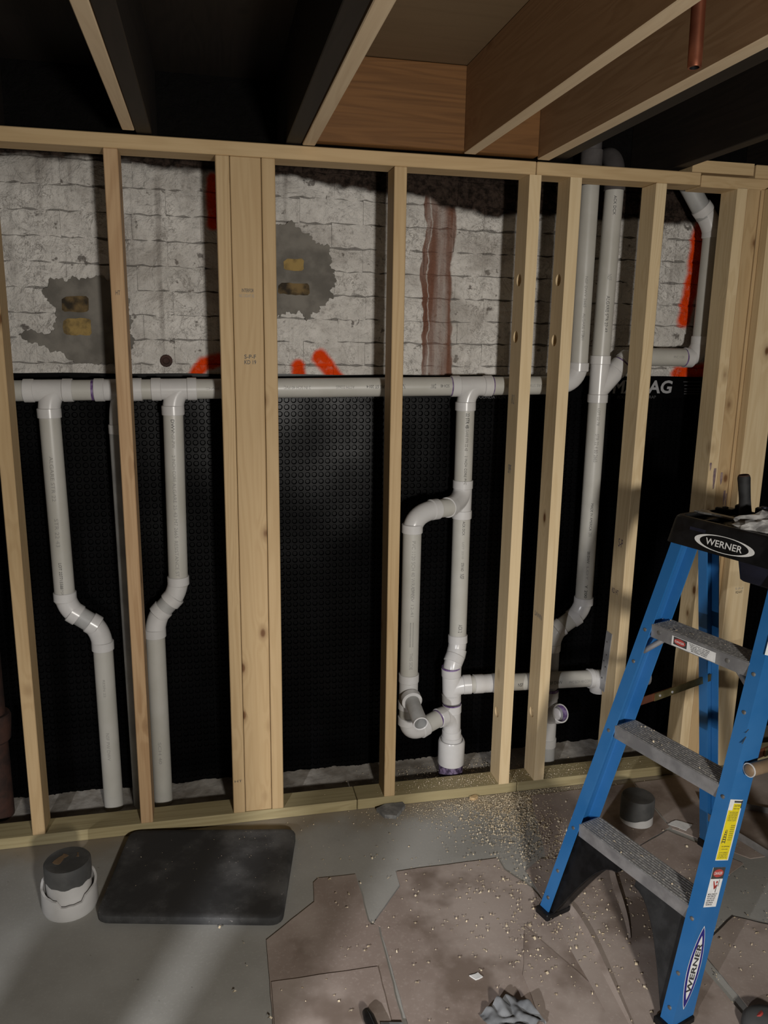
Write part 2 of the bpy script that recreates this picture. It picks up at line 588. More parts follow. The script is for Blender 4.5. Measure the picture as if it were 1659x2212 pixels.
def pipe_text(parent, s, c, d, n, r, w, h, mat='ink', bold=0.0, name='pipe_print'):
    """printing wrapped on a pipe: centre of text at axis point c, running along d, facing n"""
    vs, fs = text(s, 0.0, bold)
    c, d, n = Vector(c), Vector(d).normalized(), Vector(n)
    n = (n - d * n.dot(d)).normalized()
    mm = n.cross(d)
    b = B()
    pts = []
    for x, y in vs:
        a = y * h / r
        pts.append(c + d * (x * w) + (n * math.cos(a) + mm * math.sin(a)) * (r + 0.0004))
    b.add(pts, fs)
    return b.build(name, mat, parent, smooth=0)


# ------------------------------------------------------------------ the setting
def bx(name, a, b, mat, parent=None, bev=0.0, label=None, kind=None):
    o = B().box(a, b, bev).build(name, mat, parent, smooth=0)
    if label:
        o['label'] = label
    if kind:
        o['kind'] = kind
    return o


bx('floor', (-3.0, -5.0, -0.1), (4.0, 0.6, 0.0), 'concrete', kind='structure', label='grey concrete floor slab with dusty brown dirt')
wall_back = bx('wall_back', (-3.0, 0.288, 0.0), (4.0, 0.5, 2.6), 'paint_joint', kind='structure', label='white painted brick wall behind the studs')
bx('wall_left', (-3.1, -5.0, 0.0), (-3.0, 0.6, 2.6), 'grey_wall', kind='structure', label='grey masonry side wall outside the view')
bx('wall_right', (4.0, -5.0, 0.0), (4.1, 0.6, 2.6), 'grey_wall', kind='structure', label='grey masonry side wall to the right outside the view')
bx('wall_rear', (-3.0, -5.1, 0.0), (4.0, -5.0, 2.6), 'grey_wall', kind='structure', label='grey masonry wall behind the viewer')
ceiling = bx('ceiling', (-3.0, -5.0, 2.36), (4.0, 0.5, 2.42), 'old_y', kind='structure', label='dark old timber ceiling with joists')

# bricks: eight mesh variants shared by all bricks in the visible band
COURSE = 0.0752


def brick_mesh(k):
    rr = random.Random(100 + k)
    w, h, d = 0.2068, COURSE - 0.0035, 0.016
    nx, nz = 8, 2
    vs, fs = [], []
    for j in range(nz + 1):
        for i in range(nx + 1):
            x = -w / 2 + w * i / nx
            z = -h / 2 + h * j / nz
            edge = (i in (0, nx)) + (j in (0, nz))
            y = -d + rr.uniform(-0.002, 0.002) * (0.2 if i in (0, nx) else 1) + (0.0035 if j in (0, nz) else 0.0)
            if j in (0, nz):
                z += rr.uniform(-0.0052, 0.0030)
            vs.append((x, y, z))
    n = len(vs)
    per = [i for i in range(nx + 1)] + [j * (nx + 1) + nx for j in range(1, nz + 1)]
    per += [nz * (nx + 1) + i for i in range(nx - 1, -1, -1)] + [j * (nx + 1) for j in range(nz - 1, 0, -1)]
    for j in range(nz):
        for i in range(nx):
            a = j * (nx + 1) + i
            fs.append((a, a + 1, a + nx + 2, a + nx + 1))
    for p in per:
        vs.append((vs[p][0], 0.0, vs[p][2]))
    m_ = len(per)
    for i in range(m_):
        fs.append((per[i], n + i, n + (i + 1) % m_, per[(i + 1) % m_]))
    me = bpy.data.meshes.new('brick')
    me.from_pydata(vs, [], fs)
    for p in me.polygons:
        p.use_smooth = True
    me.set_sharp_from_angle(angle=math.radians(40))
    me.materials.append(M['paint'])
    return me


bricks = [brick_mesh(k) for k in range(8)]
BW = 0.2075
for row in range(-1, 9):
    zc = 1.498 + COURSE * (row + 0.5)
    off = (row % 2) * BW / 2 + R.uniform(-0.012, 0.012)
    for i in range(-5, 11):
        o = bpy.data.objects.new('brick', bricks[R.randrange(8)])
        COL.objects.link(o)
        o.parent = wall_back
        o.location = (off + i * BW, 0.2945 + R.uniform(-0.0007, 0.0007), zc + R.uniform(-0.001, 0.001))
        o.rotation_euler = (0, R.uniform(-0.006, 0.006), R.uniform(-0.006, 0.006))


# grey mortar patches over the brick, with ochre bricks let into them
def ragged(pts, amp, step, seed):
    rr = random.Random(seed)
    out = []
    n = len(pts)
    for i in range(n):
        a, b = Vector(pts[i]), Vector(pts[(i + 1) % n])
        k = max(1, int((b - a).length / step))
        for q in range(k):
            p = a.lerp(b, q / k)
            nn = noise.noise(Vector((p.x * 45, p.y * 45, seed))) * amp + rr.uniform(-amp, amp) * 0.35
            d = (b - a).normalized()
            out.append((p.x - d.y * nn, p.y + d.x * nn))
    return out


def zpix(pts, ox, oy, sc, ux, uz, px0, pz0):
    return pts


patch_a = [(-0.478, 1.731), (-0.462, 1.748), (-0.435, 1.752), (-0.42, 1.742), (-0.398, 1.762), (-0.385, 1.752), (-0.33, 1.758),
           (-0.26, 1.75), (-0.235, 1.68), (-0.23, 1.56), (-0.245, 1.495), (-0.33, 1.497), (-0.40, 1.494), (-0.43, 1.505), (-0.44, 1.522),
           (-0.465, 1.53), (-0.50, 1.548), (-0.55, 1.562), (-0.568, 1.583), (-0.54, 1.592), (-0.48, 1.588), (-0.462, 1.60), (-0.452, 1.63),
           (-0.456, 1.66), (-0.472, 1.68), (-0.486, 1.71)]
patch_b = [(0.17, 1.93), (0.235, 1.946), (0.285, 1.942), (0.325, 1.915), (0.352, 1.885), (0.395, 1.876), (0.405, 1.86), (0.398, 1.836), (0.412, 1.80),
           (0.42, 1.776), (0.402, 1.745), (0.406, 1.722), (0.38, 1.698), (0.365, 1.668), (0.325, 1.645), (0.298, 1.665), (0.26, 1.668), (0.235, 1.655),
           (0.18, 1.66), (0.165, 1.80)]


def xz_slab(poly, y0, y1, name, mat, parent, smooth=0):
    return B().prism(poly, y0, y1, lambda x, z, y: (x, y, z)).build(name, mat, parent, smooth)


xz_slab(ragged(patch_a, 0.011, 0.005, 3), 0.2735, 0.29, 'mortar_patch', 'parge', wall_back)['label'] = 'ragged grey mortar patch beside the second stud'
xz_slab(ragged(patch_b, 0.014, 0.005, 9), 0.2735, 0.29, 'mortar_patch', 'parge', wall_back)['label'] = 'rounded grey mortar patch right of the built-up post'
for (x0, x1, z0, z1, mt, sd) in ((-0.435, -0.357, 1.653, 1.699, 'yellow_brick_dark', 1), (-0.435, -0.354, 1.583, 1.634, 'yellow_brick', 2),
                                 (0.248, 0.312, 1.797, 1.834, 'yellow_brick', 3), (0.228, 0.33, 1.722, 1.758, 'yellow_brick_dark', 4)):
    c = 0.006
    poly = [(x0 + c, z0), (x1 - c, z0), (x1, z0 + c), (x1, z1 - c), (x1 - c, z1), (x0 + c * 2, z1), (x0, z1 - c * 1.6), (x0, z0 + c)]
    o = xz_slab(ragged(poly, 0.003, 0.012, 20 + sd), 0.2725, 0.289, 'exposed_brick', mt, wall_back)
    o['label'] = 'ochre brick face showing through grey mortar'
# old anchor hole in the brick
B().lathe((-0.132, 0.2775, 1.506), (0, -1, 0), [(0, 0.02), (0.003, 0.018), (0.004, 0.011), (0.0, 0.009), (-0.002, 0)], 14).build('anchor_hole', 'iron', wall_back)

# ceiling: joists (children of the ceiling), header and plywood
JZ = 2.115


def joist(x0, x1, z0, z1, y0, y1, mat, name='joist', bev=0.002):
    o_ = B().box((x0, y0, z0), (x1, y1, z1), bev).build(name, mat, ceiling, smooth=0)
    if mat == 'pine_y':         # paler edges: light caught by the undersides is put into the colour
        o_.data.materials.append(M['joist_edge_lit'])
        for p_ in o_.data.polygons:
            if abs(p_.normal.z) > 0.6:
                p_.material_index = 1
    return o_


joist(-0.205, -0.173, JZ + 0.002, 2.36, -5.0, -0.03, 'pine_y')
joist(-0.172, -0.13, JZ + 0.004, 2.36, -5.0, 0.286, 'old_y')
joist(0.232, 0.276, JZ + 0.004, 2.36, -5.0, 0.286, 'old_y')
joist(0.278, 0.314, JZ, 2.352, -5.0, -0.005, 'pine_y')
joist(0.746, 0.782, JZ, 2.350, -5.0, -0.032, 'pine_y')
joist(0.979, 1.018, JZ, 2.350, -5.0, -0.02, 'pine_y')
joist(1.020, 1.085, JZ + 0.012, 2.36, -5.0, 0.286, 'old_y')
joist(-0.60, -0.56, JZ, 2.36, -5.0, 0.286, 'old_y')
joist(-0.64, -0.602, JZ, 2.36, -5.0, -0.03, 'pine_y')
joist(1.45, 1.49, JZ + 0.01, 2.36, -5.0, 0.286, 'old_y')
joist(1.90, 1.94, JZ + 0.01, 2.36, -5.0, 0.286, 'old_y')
B().box((0.315, -0.031, JZ + 0.008), (0.978, 0.008, 2.350), 0.002).build('header_board', 'header', ceiling, smooth=0)
for y0, y1 in ((-0.031, -1.21), (-1.213, -2.43), (-2.433, -3.6)):
    B().box((0.315, y1, 2.3505), (0.978, y0, 2.3595), 0.0).build('plywood_panel', 'ply', ceiling, smooth=0)

# ------------------------------------------------------------------ dimpled membrane
mem = thing('dimple_membrane', 'black dimpled plastic foundation sheet covering the lower brick wall', 'membrane', (0.6, 0.28, 0.0))


def build_membrane():
    p = 0.0232
    X0, X1, Z0, Z1 = -0.85, 2.40, 0.0, 1.392
    nx = int((X1 - X0) / p)
    nz = int((Z1 - Z0) / p)
    cs = [(-.5, -.5), (.5, -.5), (.5, .5), (-.5, .5)]
    octo = [(math.cos(math.radians(22.5 + 45 * k)), math.sin(math.radians(22.5 + 45 * k))) for k in range(8)]
    loc = [(a, b, 0.0) for a, b in cs] + [(0.43 * a, 0.43 * b, 0.0) for a, b in octo] + \
          [(0.30 * a, 0.30 * b, 0.0048) for a, b in octo]
    cell = []
    # octagon vertex order: 0:22.5,1:67.5,2:112.5,3:157.5,4:202.5,5:247.5,6:292.5,7:337.5
    O = lambda k: 4 + k % 8
    I = lambda k: 12 + k % 8
    cell += [(1, 2, O(0), O(7)), (2, 3, O(2), O(1)), (3, 0, O(4), O(3)), (0, 1, O(6), O(5))]
    cell += [(2, O(1), O(0)), (3, O(3), O(2)), (0, O(5), O(4)), (1, O(7), O(6))]
    for k in range(8):
        cell.append((O(k), O(k + 1), I(k + 1), I(k)))
    cell.append(tuple(I(k) for k in range(8)))
    vs, fs = [], []
    for j in range(nz):
        for i in range(nx):
            cx, cz = X0 + (i + .5) * p, Z0 + (j + .5) * p
            n = len(vs)
            for a, b, d in loc:
                x, z = cx + a * p, cz + b * p
                if d == 0.0 and abs(a) == .5:
                    pass
                y = 0.2735 + 0.007 * noise.noise(Vector((x * 2.3, z * 1.9, 3.0))) + 0.0035 * noise.noise(Vector((x * 6.5, z * 5.0, 9.0)))
                vs.append((x - 0.6, y + d - 0.28, z))
            fs += [tuple(q + n for q in f) for f in cell]
    me = bpy.data.meshes.new('dimpled_sheet')
    me.from_pydata(vs, [], fs)
    me.materials.append(M['membrane'])
    o = bpy.data.objects.new('dimpled_sheet', me)
    COL.objects.link(o)
    o.parent = mem
    o['kind'] = 'stuff'
    return X0, X1, Z0 + nz * p


_x0, _x1, _zt = build_membrane()
# flat printed top edge
vs, fs = [], []
NX = 150
for i in range(NX + 1):
    x = _x0 + (_x1 - _x0) * i / NX
    for z in (_zt - 0.004, 1.43, 1.4655 + 0.0012 * math.sin(i * 0.4)):
        y = 0.2728 + 0.005 * noise.noise(Vector((x * 2.3, 1.4 * 1.9, 3.0))) + (0.0015 if z > 1.46 else 0)
        vs.append((x, y, z))
for i in range(NX):
    for k in range(2):
        a = i * 3 + k
        fs.append((a, a + 3, a + 4, a + 1))
b = B().add(vs, fs)
n0 = len(b.v)
b.add([(v[0], v[1] + 0.0015, v[2]) for v in vs], [tuple(f[::-1]) for f in fs])
b.build('top_strip', 'membrane', mem, smooth=30)
for s, cx, w in (('DMX', 1.462, 0.142), ('AG', 1.627, 0.100)):
    flat_text(B(), s, (cx, 0.2655, 1.428), (1, 0, 0), (0, 0, 1), w, 0.048, 0.1, 0.028).build('lettering', 'letter', mem, smooth=0)['label'] = 'grey bold letters ' + s
for cx in (1.536, 0.997, 0.494, 0.292):
    flat_text(B(), 'FOUNDATION WRAP', (cx, 0.2655, 1.391), (1, 0, 0), (0, 0, 1), 0.155, 0.011, 0, 0.01).build('small_lettering', 'letter_dim', mem, smooth=0)['label'] = 'small grey words FOUNDATION WRAP'
b = B()
for k, (w, z) in enumerate(((0.075, 1.447), (0.07, 1.434), (0.068, 1.421), (0.068, 1.412), (0.068, 1.403))):
    b.box((1.795 - w, 0.2640, z - 0.0014), (1.795, 0.2646, z + 0.0014), 0)
b.build('fine_print', 'letter_dim', mem, smooth=0)

# ------------------------------------------------------------------ stud wall
H = 2.077
T = 0.038
DP = 0.089
sw = thing('stud_wall', 'pale new timber stud wall framing in front of the brick wall', 'framing', (0.6, 0.045, 0.0))


def lumber(name, a, b_, mat='pine_z', bev=0.0022, parent=sw):
    return B().box(a, b_, bev).build(name, mat, parent, smooth=0)


def bored(name, a, b_, holes, r, mat='pine_pale'):
    """stud with holes bored through sideways (along x)"""
    x0, y0, z0 = a
    x1, y1, z1 = b_
    bm_ = B()
    zs = [z0]
    hh = 0.05
    for y, z in sorted(holes, key=lambda q: q[1]):
        zs += [z - hh, z + hh]
    zs.append(z1)
    for k in range(0, len(zs), 2):
        pass
    # plain faces front/back/top/bottom
    e = 0.002
    for (ya) in (y0, y1):
        bm_.add([(x0, ya, z0), (x1, ya, z0), (x1, ya, z1), (x0, ya, z1)], [(0, 1, 2, 3)])
    for za in (z0, z1):
        bm_.add([(x0, y0, za), (x1, y0, za), (x1, y1, za), (x0, y1, za)], [(0, 1, 2, 3)])
    hs = sorted(holes, key=lambda q: q[1])
    for xa in (x0, x1):
        for k in range(0, len(zs), 2):
            bm_.add([(xa, y0, zs[k]), (xa, y1, zs[k]), (xa, y1, zs[k + 1]), (xa, y0, zs[k + 1])], [(0, 1, 2, 3)])
        for (hy, hz) in hs:
            N = 24
            ring, outer = [], []
            for q in range(N):
                an = 2 * math.pi * q / N
                cy, cz = math.cos(an), math.sin(an)
                ring.append((xa, hy + r * cy, hz + r * cz))
                ty = ((y1 - hy) if cy > 0 else (hy - y0)) / max(abs(cy), 1e-9)
                tz = hh / max(abs(cz), 1e-9)
                tt = min(ty, tz)
                outer.append((xa, hy + tt * cy, hz + tt * cz))
            corners = [(xa, y1, hz + hh), (xa, y0, hz + hh), (xa, y0, hz - hh), (xa, y1, hz - hh)]
            fl = []
            for q in range(N):
                q2 = (q + 1) % N
                a0, a1 = outer[q], outer[q2]
                pts = [ring[q], a0]
                if abs(a0[1] - a1[1]) > 1e-6 and abs(a0[2] - a1[2]) > 1e-6:
                    c = min(corners, key=lambda w: (w[1] - (a0[1] + a1[1]) / 2) ** 2 + (w[2] - (a0[2] + a1[2]) / 2) ** 2)
                    pts.append(c)
                pts += [a1, ring[q2]]
                bm_.add(pts, [tuple(range(len(pts)))])
    for (hy, hz) in hs:
        N = 24
        vs = [(xa, hy + r * math.cos(2 * math.pi * q / N), hz + r * math.sin(2 * math.pi * q / N)) for xa in (x0, x1) for q in range(N)]
        bm_.add(vs, [(q, (q + 1) % N, N + (q + 1) % N, N + q) for q in range(N)])
    o = bm_.build(name, mat, sw, smooth=0)
    me = o.data
    bm2 = bmesh.new()
    bm2.from_mesh(me)
    bmesh.ops.remove_doubles(bm2, verts=bm2.verts, dist=1e-5)
    bmesh.ops.recalc_face_normals(bm2, faces=bm2.faces)
    bm2.to_mesh(me)
    bm2.free()
    return o


studs = {}
for key, x in (('s1', -0.588), ('s2', -0.260), ('s4', 0.547), ('s7', 1.390)):
    studs[key] = lumber('stud', (x, 0, T), (x + T, DP, H), {'s2': 'fir_z', 's7': 'pine_pale'}.get(key, 'pine_z'))
studs['p1'] = lumber('stud', (0.036, 0, T), (0.036 + T, DP, H))
studs['p2'] = lumber('stud', (0.0755, 0.003, T), (0.0755 + 0.086, 0.041, H))
studs['p3'] = lumber('stud', (0.163, 0.0, T), (0.163 + T, DP, H))
studs['s5'] = bored('stud', (0.966, 0, T), (0.966 + T, DP, H), [(0.046, 1.773), (0.050, 1.598), (0.052, 0.293)], 0.019)
studs['s6'] = bored('stud', (1.099, 0, T), (1.099 + T, DP, H), [(0.046, 1.777), (0.050, 1.589), (0.052, 0.281)], 0.019)
studs['e1'] = lumber('stud', (1.679, 0, T), (1.717, DP, H), 'pine_pale')
studs['e2'] = lumber('stud', (1.719, 0.002, T), (1.765, DP, H))
studs['e3'] = lumber('stud', (1.777, -0.038, T), (1.868, -0.0005, H), 'pine_pale')
lumber('stud', (1.767, 0.0005, T), (1.868, DP, H))
# plates
lumber('top_plate', (-0.95, 0, H + 0.0003), (0.986, DP + 0.004, H + T), 'pine_x')
lumber('top_plate', (0.988, 0, H + 0.0003), (1.544, DP + 0.004, H + T), 'pine_x')
lumber('top_plate', (1.548, 0.003, H - 0.004), (2.3, DP + 0.004, H + T - 0.006), 'pine_x')
lumber('top_plate', (1.79, -1.6, H - 0.002), (1.879, -0.001, H + T - 0.004), 'pine_y')
poly = [(1.512, JZ + 0.001), (1.733, JZ + 0.001), (1.733, JZ + 0.037), (1.545, JZ + 0.037), (1.512, JZ + 0.018)]
B().prism(poly, 0.004, 0.08, lambda x, z, y: (x, y, z)).build('blocking', 'pine_x', sw, smooth=0)
B().box((1.742, 0.006, JZ - 0.005), (1.95, 0.085, JZ + 0.036), 0.002).build('blocking', 'pine_x', sw, smooth=0)
for x0, x1 in ((-0.95, 0.452), (0.454, 1.0355), (1.0375, 2.3)):
    lumber('bottom_plate', (x0, 0, 0.0004), (x1, DP, T - 0.0003), 'treated')['label'] = 'greenish treated timber sole plate'


# unseen studs added left of the picture to break the second work light into streaks
pw = thing('streak_blocker', 'unseen timber studs added left of the viewer to cast floor streaks', 'framing', (-0.80, -2.14, 0.0))
for (x, y, w_) in ((-0.745, -2.16, 0.072), (-0.86, -2.115, 0.10)):
    B().box((x - w_ / 2, y - 0.019, T), (x + w_ / 2, y + 0.019, 2.077), 0.002).build('stud', 'pine_z', pw, smooth=0)  # added unseen studs of the streak blocker
B().box((-1.3, -2.19, 0.0003), (-0.66, -2.09, T - 0.0003), 0.002).build('bottom_plate', 'pine_x', pw, smooth=0)
B().box((-1.3, -2.19, 2.0773), (-0.66, -2.09, 2.113), 0.002).build('top_plate', 'pine_x', pw, smooth=0)

# lumber stamps and marks
def stamp(parent, s, c, w, h, mat='ink', ux=(1, 0, 0), uy=(0, 0, 1), bold=0.0, lift=0.0004):
    b_ = B()
    flat_text(b_, s, c, ux, uy, w, h, 0, bold, lift)
    return b_.build('grade_stamp', mat, parent, smooth=0)


stamp(studs['p2'], 'INTERFOR', (0.118, 0.003, 1.716), 0.034, 0.010, 'ink', bold=0.01)
stamp(studs['p2'], 'NO. 2 KD-HT 105', (0.115, 0.003, 1.701), 0.042, 0.009, 'ink_soft')
stamp(studs['p2'], 'S-P-F', (0.121, 0.003, 1.528), 0.034, 0.012, 'ink', bold=0.01)
stamp(studs['p2'], 'KD 19', (0.121, 0.003, 1.512), 0.034, 0.012, 'ink', bold=0.01)
stamp(studs['p1'], 'HT', (0.054, 0.0, 0.155), 0.024, 0.008, 'ink')
side = dict(ux=(0, -1, 0), uy=(0, 0, 1))
stamp(studs['s5'], 'SPF', (0.966, 0.045, 1.17), 0.026, 0.03, 'ink_soft', **side)
stamp(studs['s5'], 'R 2', (0.966, 0.045, 1.40), 0.022, 0.03, 'ink_soft', **side)
stamp(studs['s6'], 'SAWN', (1.099, 0.045, 0.65), 0.06, 0.018, 'ink_soft', **side)
stamp(studs['s7'], 'S-P', (1.390, 0.04, 0.90), 0.03, 0.03, 'ink_blue', **side)
stamp(studs['s7'], 'KD HT', (1.390, 0.05, 0.72), 0.045, 0.018, 'ink_blue', **side)
stamp(studs['s2'], 'HT', (-0.241, 0.0, 1.70), 0.012, 0.012, 'ink')
stamp(studs['e3'], 'S-P-F', (1.825, -0.038, 0.735), 0.032, 0.008, 'ink_soft')
stamp(studs['e3'], 'KD-HT', (1.825, -0.038, 0.722), 0.026, 0.009, 'ink', bold=0.01)
# purple primer smears on the end post
for key, y_, cx, z0, z1, w_, sd in (('e1', -0.0004, 1.685, 1.155, 1.185, 0.006, 31), ('e1', -0.0004, 1.704, 1.09, 1.165, 0.008, 32), ('e2', 0.0016, 1.733, 1.105, 1.15, 0.008, 33),
                                    ('e2', 0.0016, 1.752, 1.03, 1.085, 0.007, 34), ('e2', 0.0016, 1.760, 1.02, 1.075, 0.004, 35)):
    pl_ = ragged([(cx - w_ / 2, z1), (cx - w_ * 0.7, (z0 + z1) / 2 + 0.01), (cx - w_ * 0.2, z0), (cx + w_ * 0.2, z0 + 0.004), (cx + w_ * 0.6, (z0 + z1) / 2), (cx + w_ / 2, z1)], 0.0012, 0.006, sd)
    B().add([(x, y_, z) for x, z in pl_], [tuple(range(len(pl_)))]).build('primer_smear', 'smear', studs[key], smooth=0)
# nail protector plate on the side of a stud
B().sweep([(-0.02, -0.001), (0.02, -0.001), (0.02, 0.001), (-0.02, 0.001)], (1.3885, 0.088, 0.325), (1.388, 0.064, 0.56), (0, 1, 0), (1, 0, 0)).build('nail_plate', 'zinc', sw, smooth=0)

npl = [o_ for o_ in sw.children if o_.name.startswith('nail_plate')][0]
npl['label'] = 'grey metal nail plate with small holes'
for f_, dy in ((0.2, 0.008), (0.42, -0.006), (0.5, 0.01), (0.62, -0.002), (0.83, 0.006)):
    yc, zc = 0.088 + (0.064 - 0.088) * f_ + dy, 0.325 + 0.235 * f_
    B().lathe((1.3871, yc, zc), (-1, 0, 0), [(0, 0.003), (0.0006, 0.003), (0.0006, 0.0)], 10).build('nail_hole', 'ink', npl, smooth=0)

# ------------------------------------------------------------------ PVC pipework
PR, HR = 0.0312, 0.0352
YV = 0.18


def rpipe(root, p0, p1, r=PR, mat='pipe', name='pipe'):
    return B().tube([p0, p1], r, 28).build(name, mat, root, smooth=40)


def hub(parent, c, d, length=0.03, r=HR, rin=PR, mat='fitting'):
    """socket collar: starts at c, runs length along d (towards the fitting body)"""
    L = length
    return B().lathe(c, d, [(0.0, rin), (0.0, r - 0.0012), (0.0012, r), (L - 0.002, r), (L, r - 0.0025), (L, rin - 0.001)], 30).build('hub', mat, parent, smooth=40)


def primer(parent, c, d, w=0.006, r=PR, mat='primer'):
    return B().lathe(c, d, [(-0.001, r), (-0.0008, r + 0.0005), (w, r + 0.0005), (w, r)], 28).build('primer_band', mat, parent, smooth=40)


def bend(root, path, hubs, name='elbow', r=0.0328, mat='fitting'):
    o = B().tube(path, r, 28).build(name, mat, root, smooth=40)
    for c, d in hubs:
        hub(o, c, d, mat=mat)
    return o


def elbow45(root, p_in, p_out, corner, name='elbow', mat='fitting'):
    """bend with collars at both ends"""
    p_in, p_out, corner = Vector(p_in), Vector(p_out), Vector(corner)
    return bend(root, arc(p_in, p_out, corner, 12), [(p_in, corner - p_in), (p_out, corner - p_out)], name, mat=mat)


def san_tee(root, a, b_, branch, sweep_to, name='tee_fitting', mat='fitting'):
    """straight run a-b, branch end, sweep_to: point on the run the branch curves towards"""
    a, b_, branch, st = Vector(a), Vector(b_), Vector(branch), Vector(sweep_to)
    run = (b_ - a).normalized()
    foot = a + run * (branch - a).dot(run)
    o = B().tube([a, b_], 0.0328, 28)
    o.tube(arc(branch, st, foot, 10), 0.0325, 28)
    ob = o.build(name, mat, root, smooth=40)
    hub(ob, a, run, mat=mat)
    hub(ob, b_, -run, mat=mat)
    hub(ob, branch, foot - branch, mat=mat)
    return ob


CAMDIR = Vector((0, -2.39, 1.2))
FN = Vector((-0.12, -1, 0.05))
vent = thing('vent_pipework', 'white plastic vent pipework with a long horizontal run and looped trap', 'pipework', (0.2, YV, 0.0))
ZL = 1.417


def zh(x):
    return 1.4165 + 0.0125 * (x + 0.53)


def HP(x):
    return (x, YV, zh(x))


# horizontal run
rpipe(vent, HP(-0.95), HP(-0.52))
t1 = san_tee(vent, HP(-0.545), HP(-0.405), (-0.478, YV, 1.335), HP(-0.44))
pp = rpipe(vent, HP(-0.43), HP(-0.32))
t2 = san_tee(vent, HP(-0.343), HP(-0.203), (-0.274, YV, 1.285), HP(-0.235))
rpipe(vent, HP(-0.225), HP(-0.155))
t3 = san_tee(vent, HP(-0.175), HP(-0.038), (-0.113, YV, 1.342), HP(-0.07))
hp = rpipe(vent, HP(-0.06), HP(0.82))
t4 = san_tee(vent, HP(0.795), HP(0.938), (0.849, YV, 1.352), HP(0.90))
hp2 = rpipe(vent, HP(0.915), HP(1.20))
primer(hp2, HP(0.938), (1, 0, 0), 0.004)
primer(pp, HP(-0.345), (-1, 0, 0), 0.006)
primer(hp, HP(0.795), (-1, 0, 0), 0.003)
e1 = elbow45(vent, HP(1.165), (1.254, YV, 1.515), (1.254, YV, zh(1.254)))
pa = rpipe(vent, (1.254, YV, 1.49), (1.252, YV, 2.10))
pa2 = rpipe(vent, (1.252, YV, 2.09), (1.250, YV, 2.36), mat='shade_pipe')
hub(pa2, (1.251, YV, 2.20), (0, 0, -1), 0.05, mat='shade_pipe')
# left drops
x1, x2 = -0.472, -0.367
p1 = rpipe(vent, (-0.478, YV, 1.36), (x1, YV, 0.745))
ang = Vector((1, 0, -0.8)).normalized()
ca, cb = Vector((x1, YV, 0.725)), Vector((x2, YV, 0.645))
ang = (cb - ca).normalized()
elbow45(vent, (x1, YV, 0.779), ca + ang * 0.048, ca)
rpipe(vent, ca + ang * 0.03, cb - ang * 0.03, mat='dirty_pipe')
elbow45(vent, cb - ang * 0.046, (x2, YV, 0.575), cb)
p1b = rpipe(vent, (x2, YV, 0.60), (x2 + 0.003, YV, 0.0))
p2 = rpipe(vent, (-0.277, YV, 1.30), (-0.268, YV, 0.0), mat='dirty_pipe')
x1, x2 = -0.119, -0.200
p3 = rpipe(vent, (-0.113, YV, 1.365), (x1, YV, 0.78))
ca, cb = Vector((x1, YV, 0.76)), Vector((x2, YV, 0.672))
ang = (cb - ca).normalized()
elbow45(vent, (x1, YV, 0.814), ca + ang * 0.046, ca)
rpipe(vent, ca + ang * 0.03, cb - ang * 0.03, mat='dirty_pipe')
elbow45(vent, cb - ang * 0.046, (x2, YV, 0.608), cb)
p3b = rpipe(vent, (x2, YV, 0.63), (x2, YV, 0.0))
# centre stack
SX = 0.853
YS = 0.19
p4 = rpipe(vent, (0.849, YV, 1.37), (SX, YS, 1.09))
b1 = Vector((0.775, 0.115, 1.030))
tee5 = san_tee(vent, (SX, YS, 1.110), (SX, YS, 0.974), b1, (SX, YS, 1.085))
b0 = Vector((0.640, 0.058, 1.030))
bd = (b0 - b1)
bd.z = 0
b2 = b1 + bd * 0.28
bp5 = rpipe(vent, b1 - bd * 0.1, b2 + bd * 0.1)
corner = Vector((0.640, b1.y + (0.640 - b1.x) / bd.x * bd.y, 1.030))
LX, LY = corner.x, corner.y
elbow45(vent, b2, (LX, LY, 0.962), corner)
p5 = rpipe(vent, (SX, YS, 0.995), (SX + 0.002, YS, 0.53))
lp = rpipe(vent, (LX, LY, 0.985), (LX, LY, 0.44))
# trap loop lower tee with a cut stub pointing to the viewer
st_dir = Vector((0.0, -1, -0.20)).normalized()
stub0 = Vector((LX, LY, 0.395))
tee6 = B().tube([(LX, LY, 0.462), (LX, LY, 0.335)], 0.0328, 28)
tee6.tube(arc(stub0 + st_dir * 0.055, (LX, LY, 0.36), stub0, 8), 0.0325, 28)
tee6 = tee6.build('tee_fitting', 'fitting', vent, smooth=40)
hub(tee6, (LX, LY, 0.464), (0, 0, -1))
hub(tee6, (LX, LY, 0.335), (0, 0, 1))
hub(tee6, stub0 + st_dir * 0.056, -st_dir, 0.025, HR, 0.0245)
sp0, sp1 = stub0 + st_dir * 0.03, stub0 + st_dir * 0.172
stub = B().lathe(sp0, st_dir, [(0, 0.0245), ((sp1 - sp0).length, 0.0245), ((sp1 - sp0).length, 0.0205), (0.06, 0.0205), (0.06, 0)], 28).build('stub_pipe', 'dirty_pipe', vent, smooth=40)
B().lathe(sp1 - st_dir * 0.004, st_dir, [(0, 0.0246), (0.002, 0.0256), (0.006, 0.0254), (0.007, 0.023), (0.0045, 0.0205)], 22).build('cut_edge', 'fitting', stub, smooth=40)
rpipe(vent, (LX, LY, 0.35), (LX, LY, 0.29))
# lower trap bend to the stack
SLX, SLY = 0.829, 0.15
t7z = 0.235
q0 = Vector((LX, LY, 0.232))
q1 = Vector((SLX, SLY, 0.262))
qd = (q1 - q0).normalized()
elbow45(vent, (LX, LY, 0.305), q0 + qd * 0.085, q0 + Vector((0, 0, -0.005)))
tp = rpipe(vent, q0 + qd * 0.06, q1 - qd * 0.045)
primer(tp, q1 - qd * 0.068, -qd, 0.004)
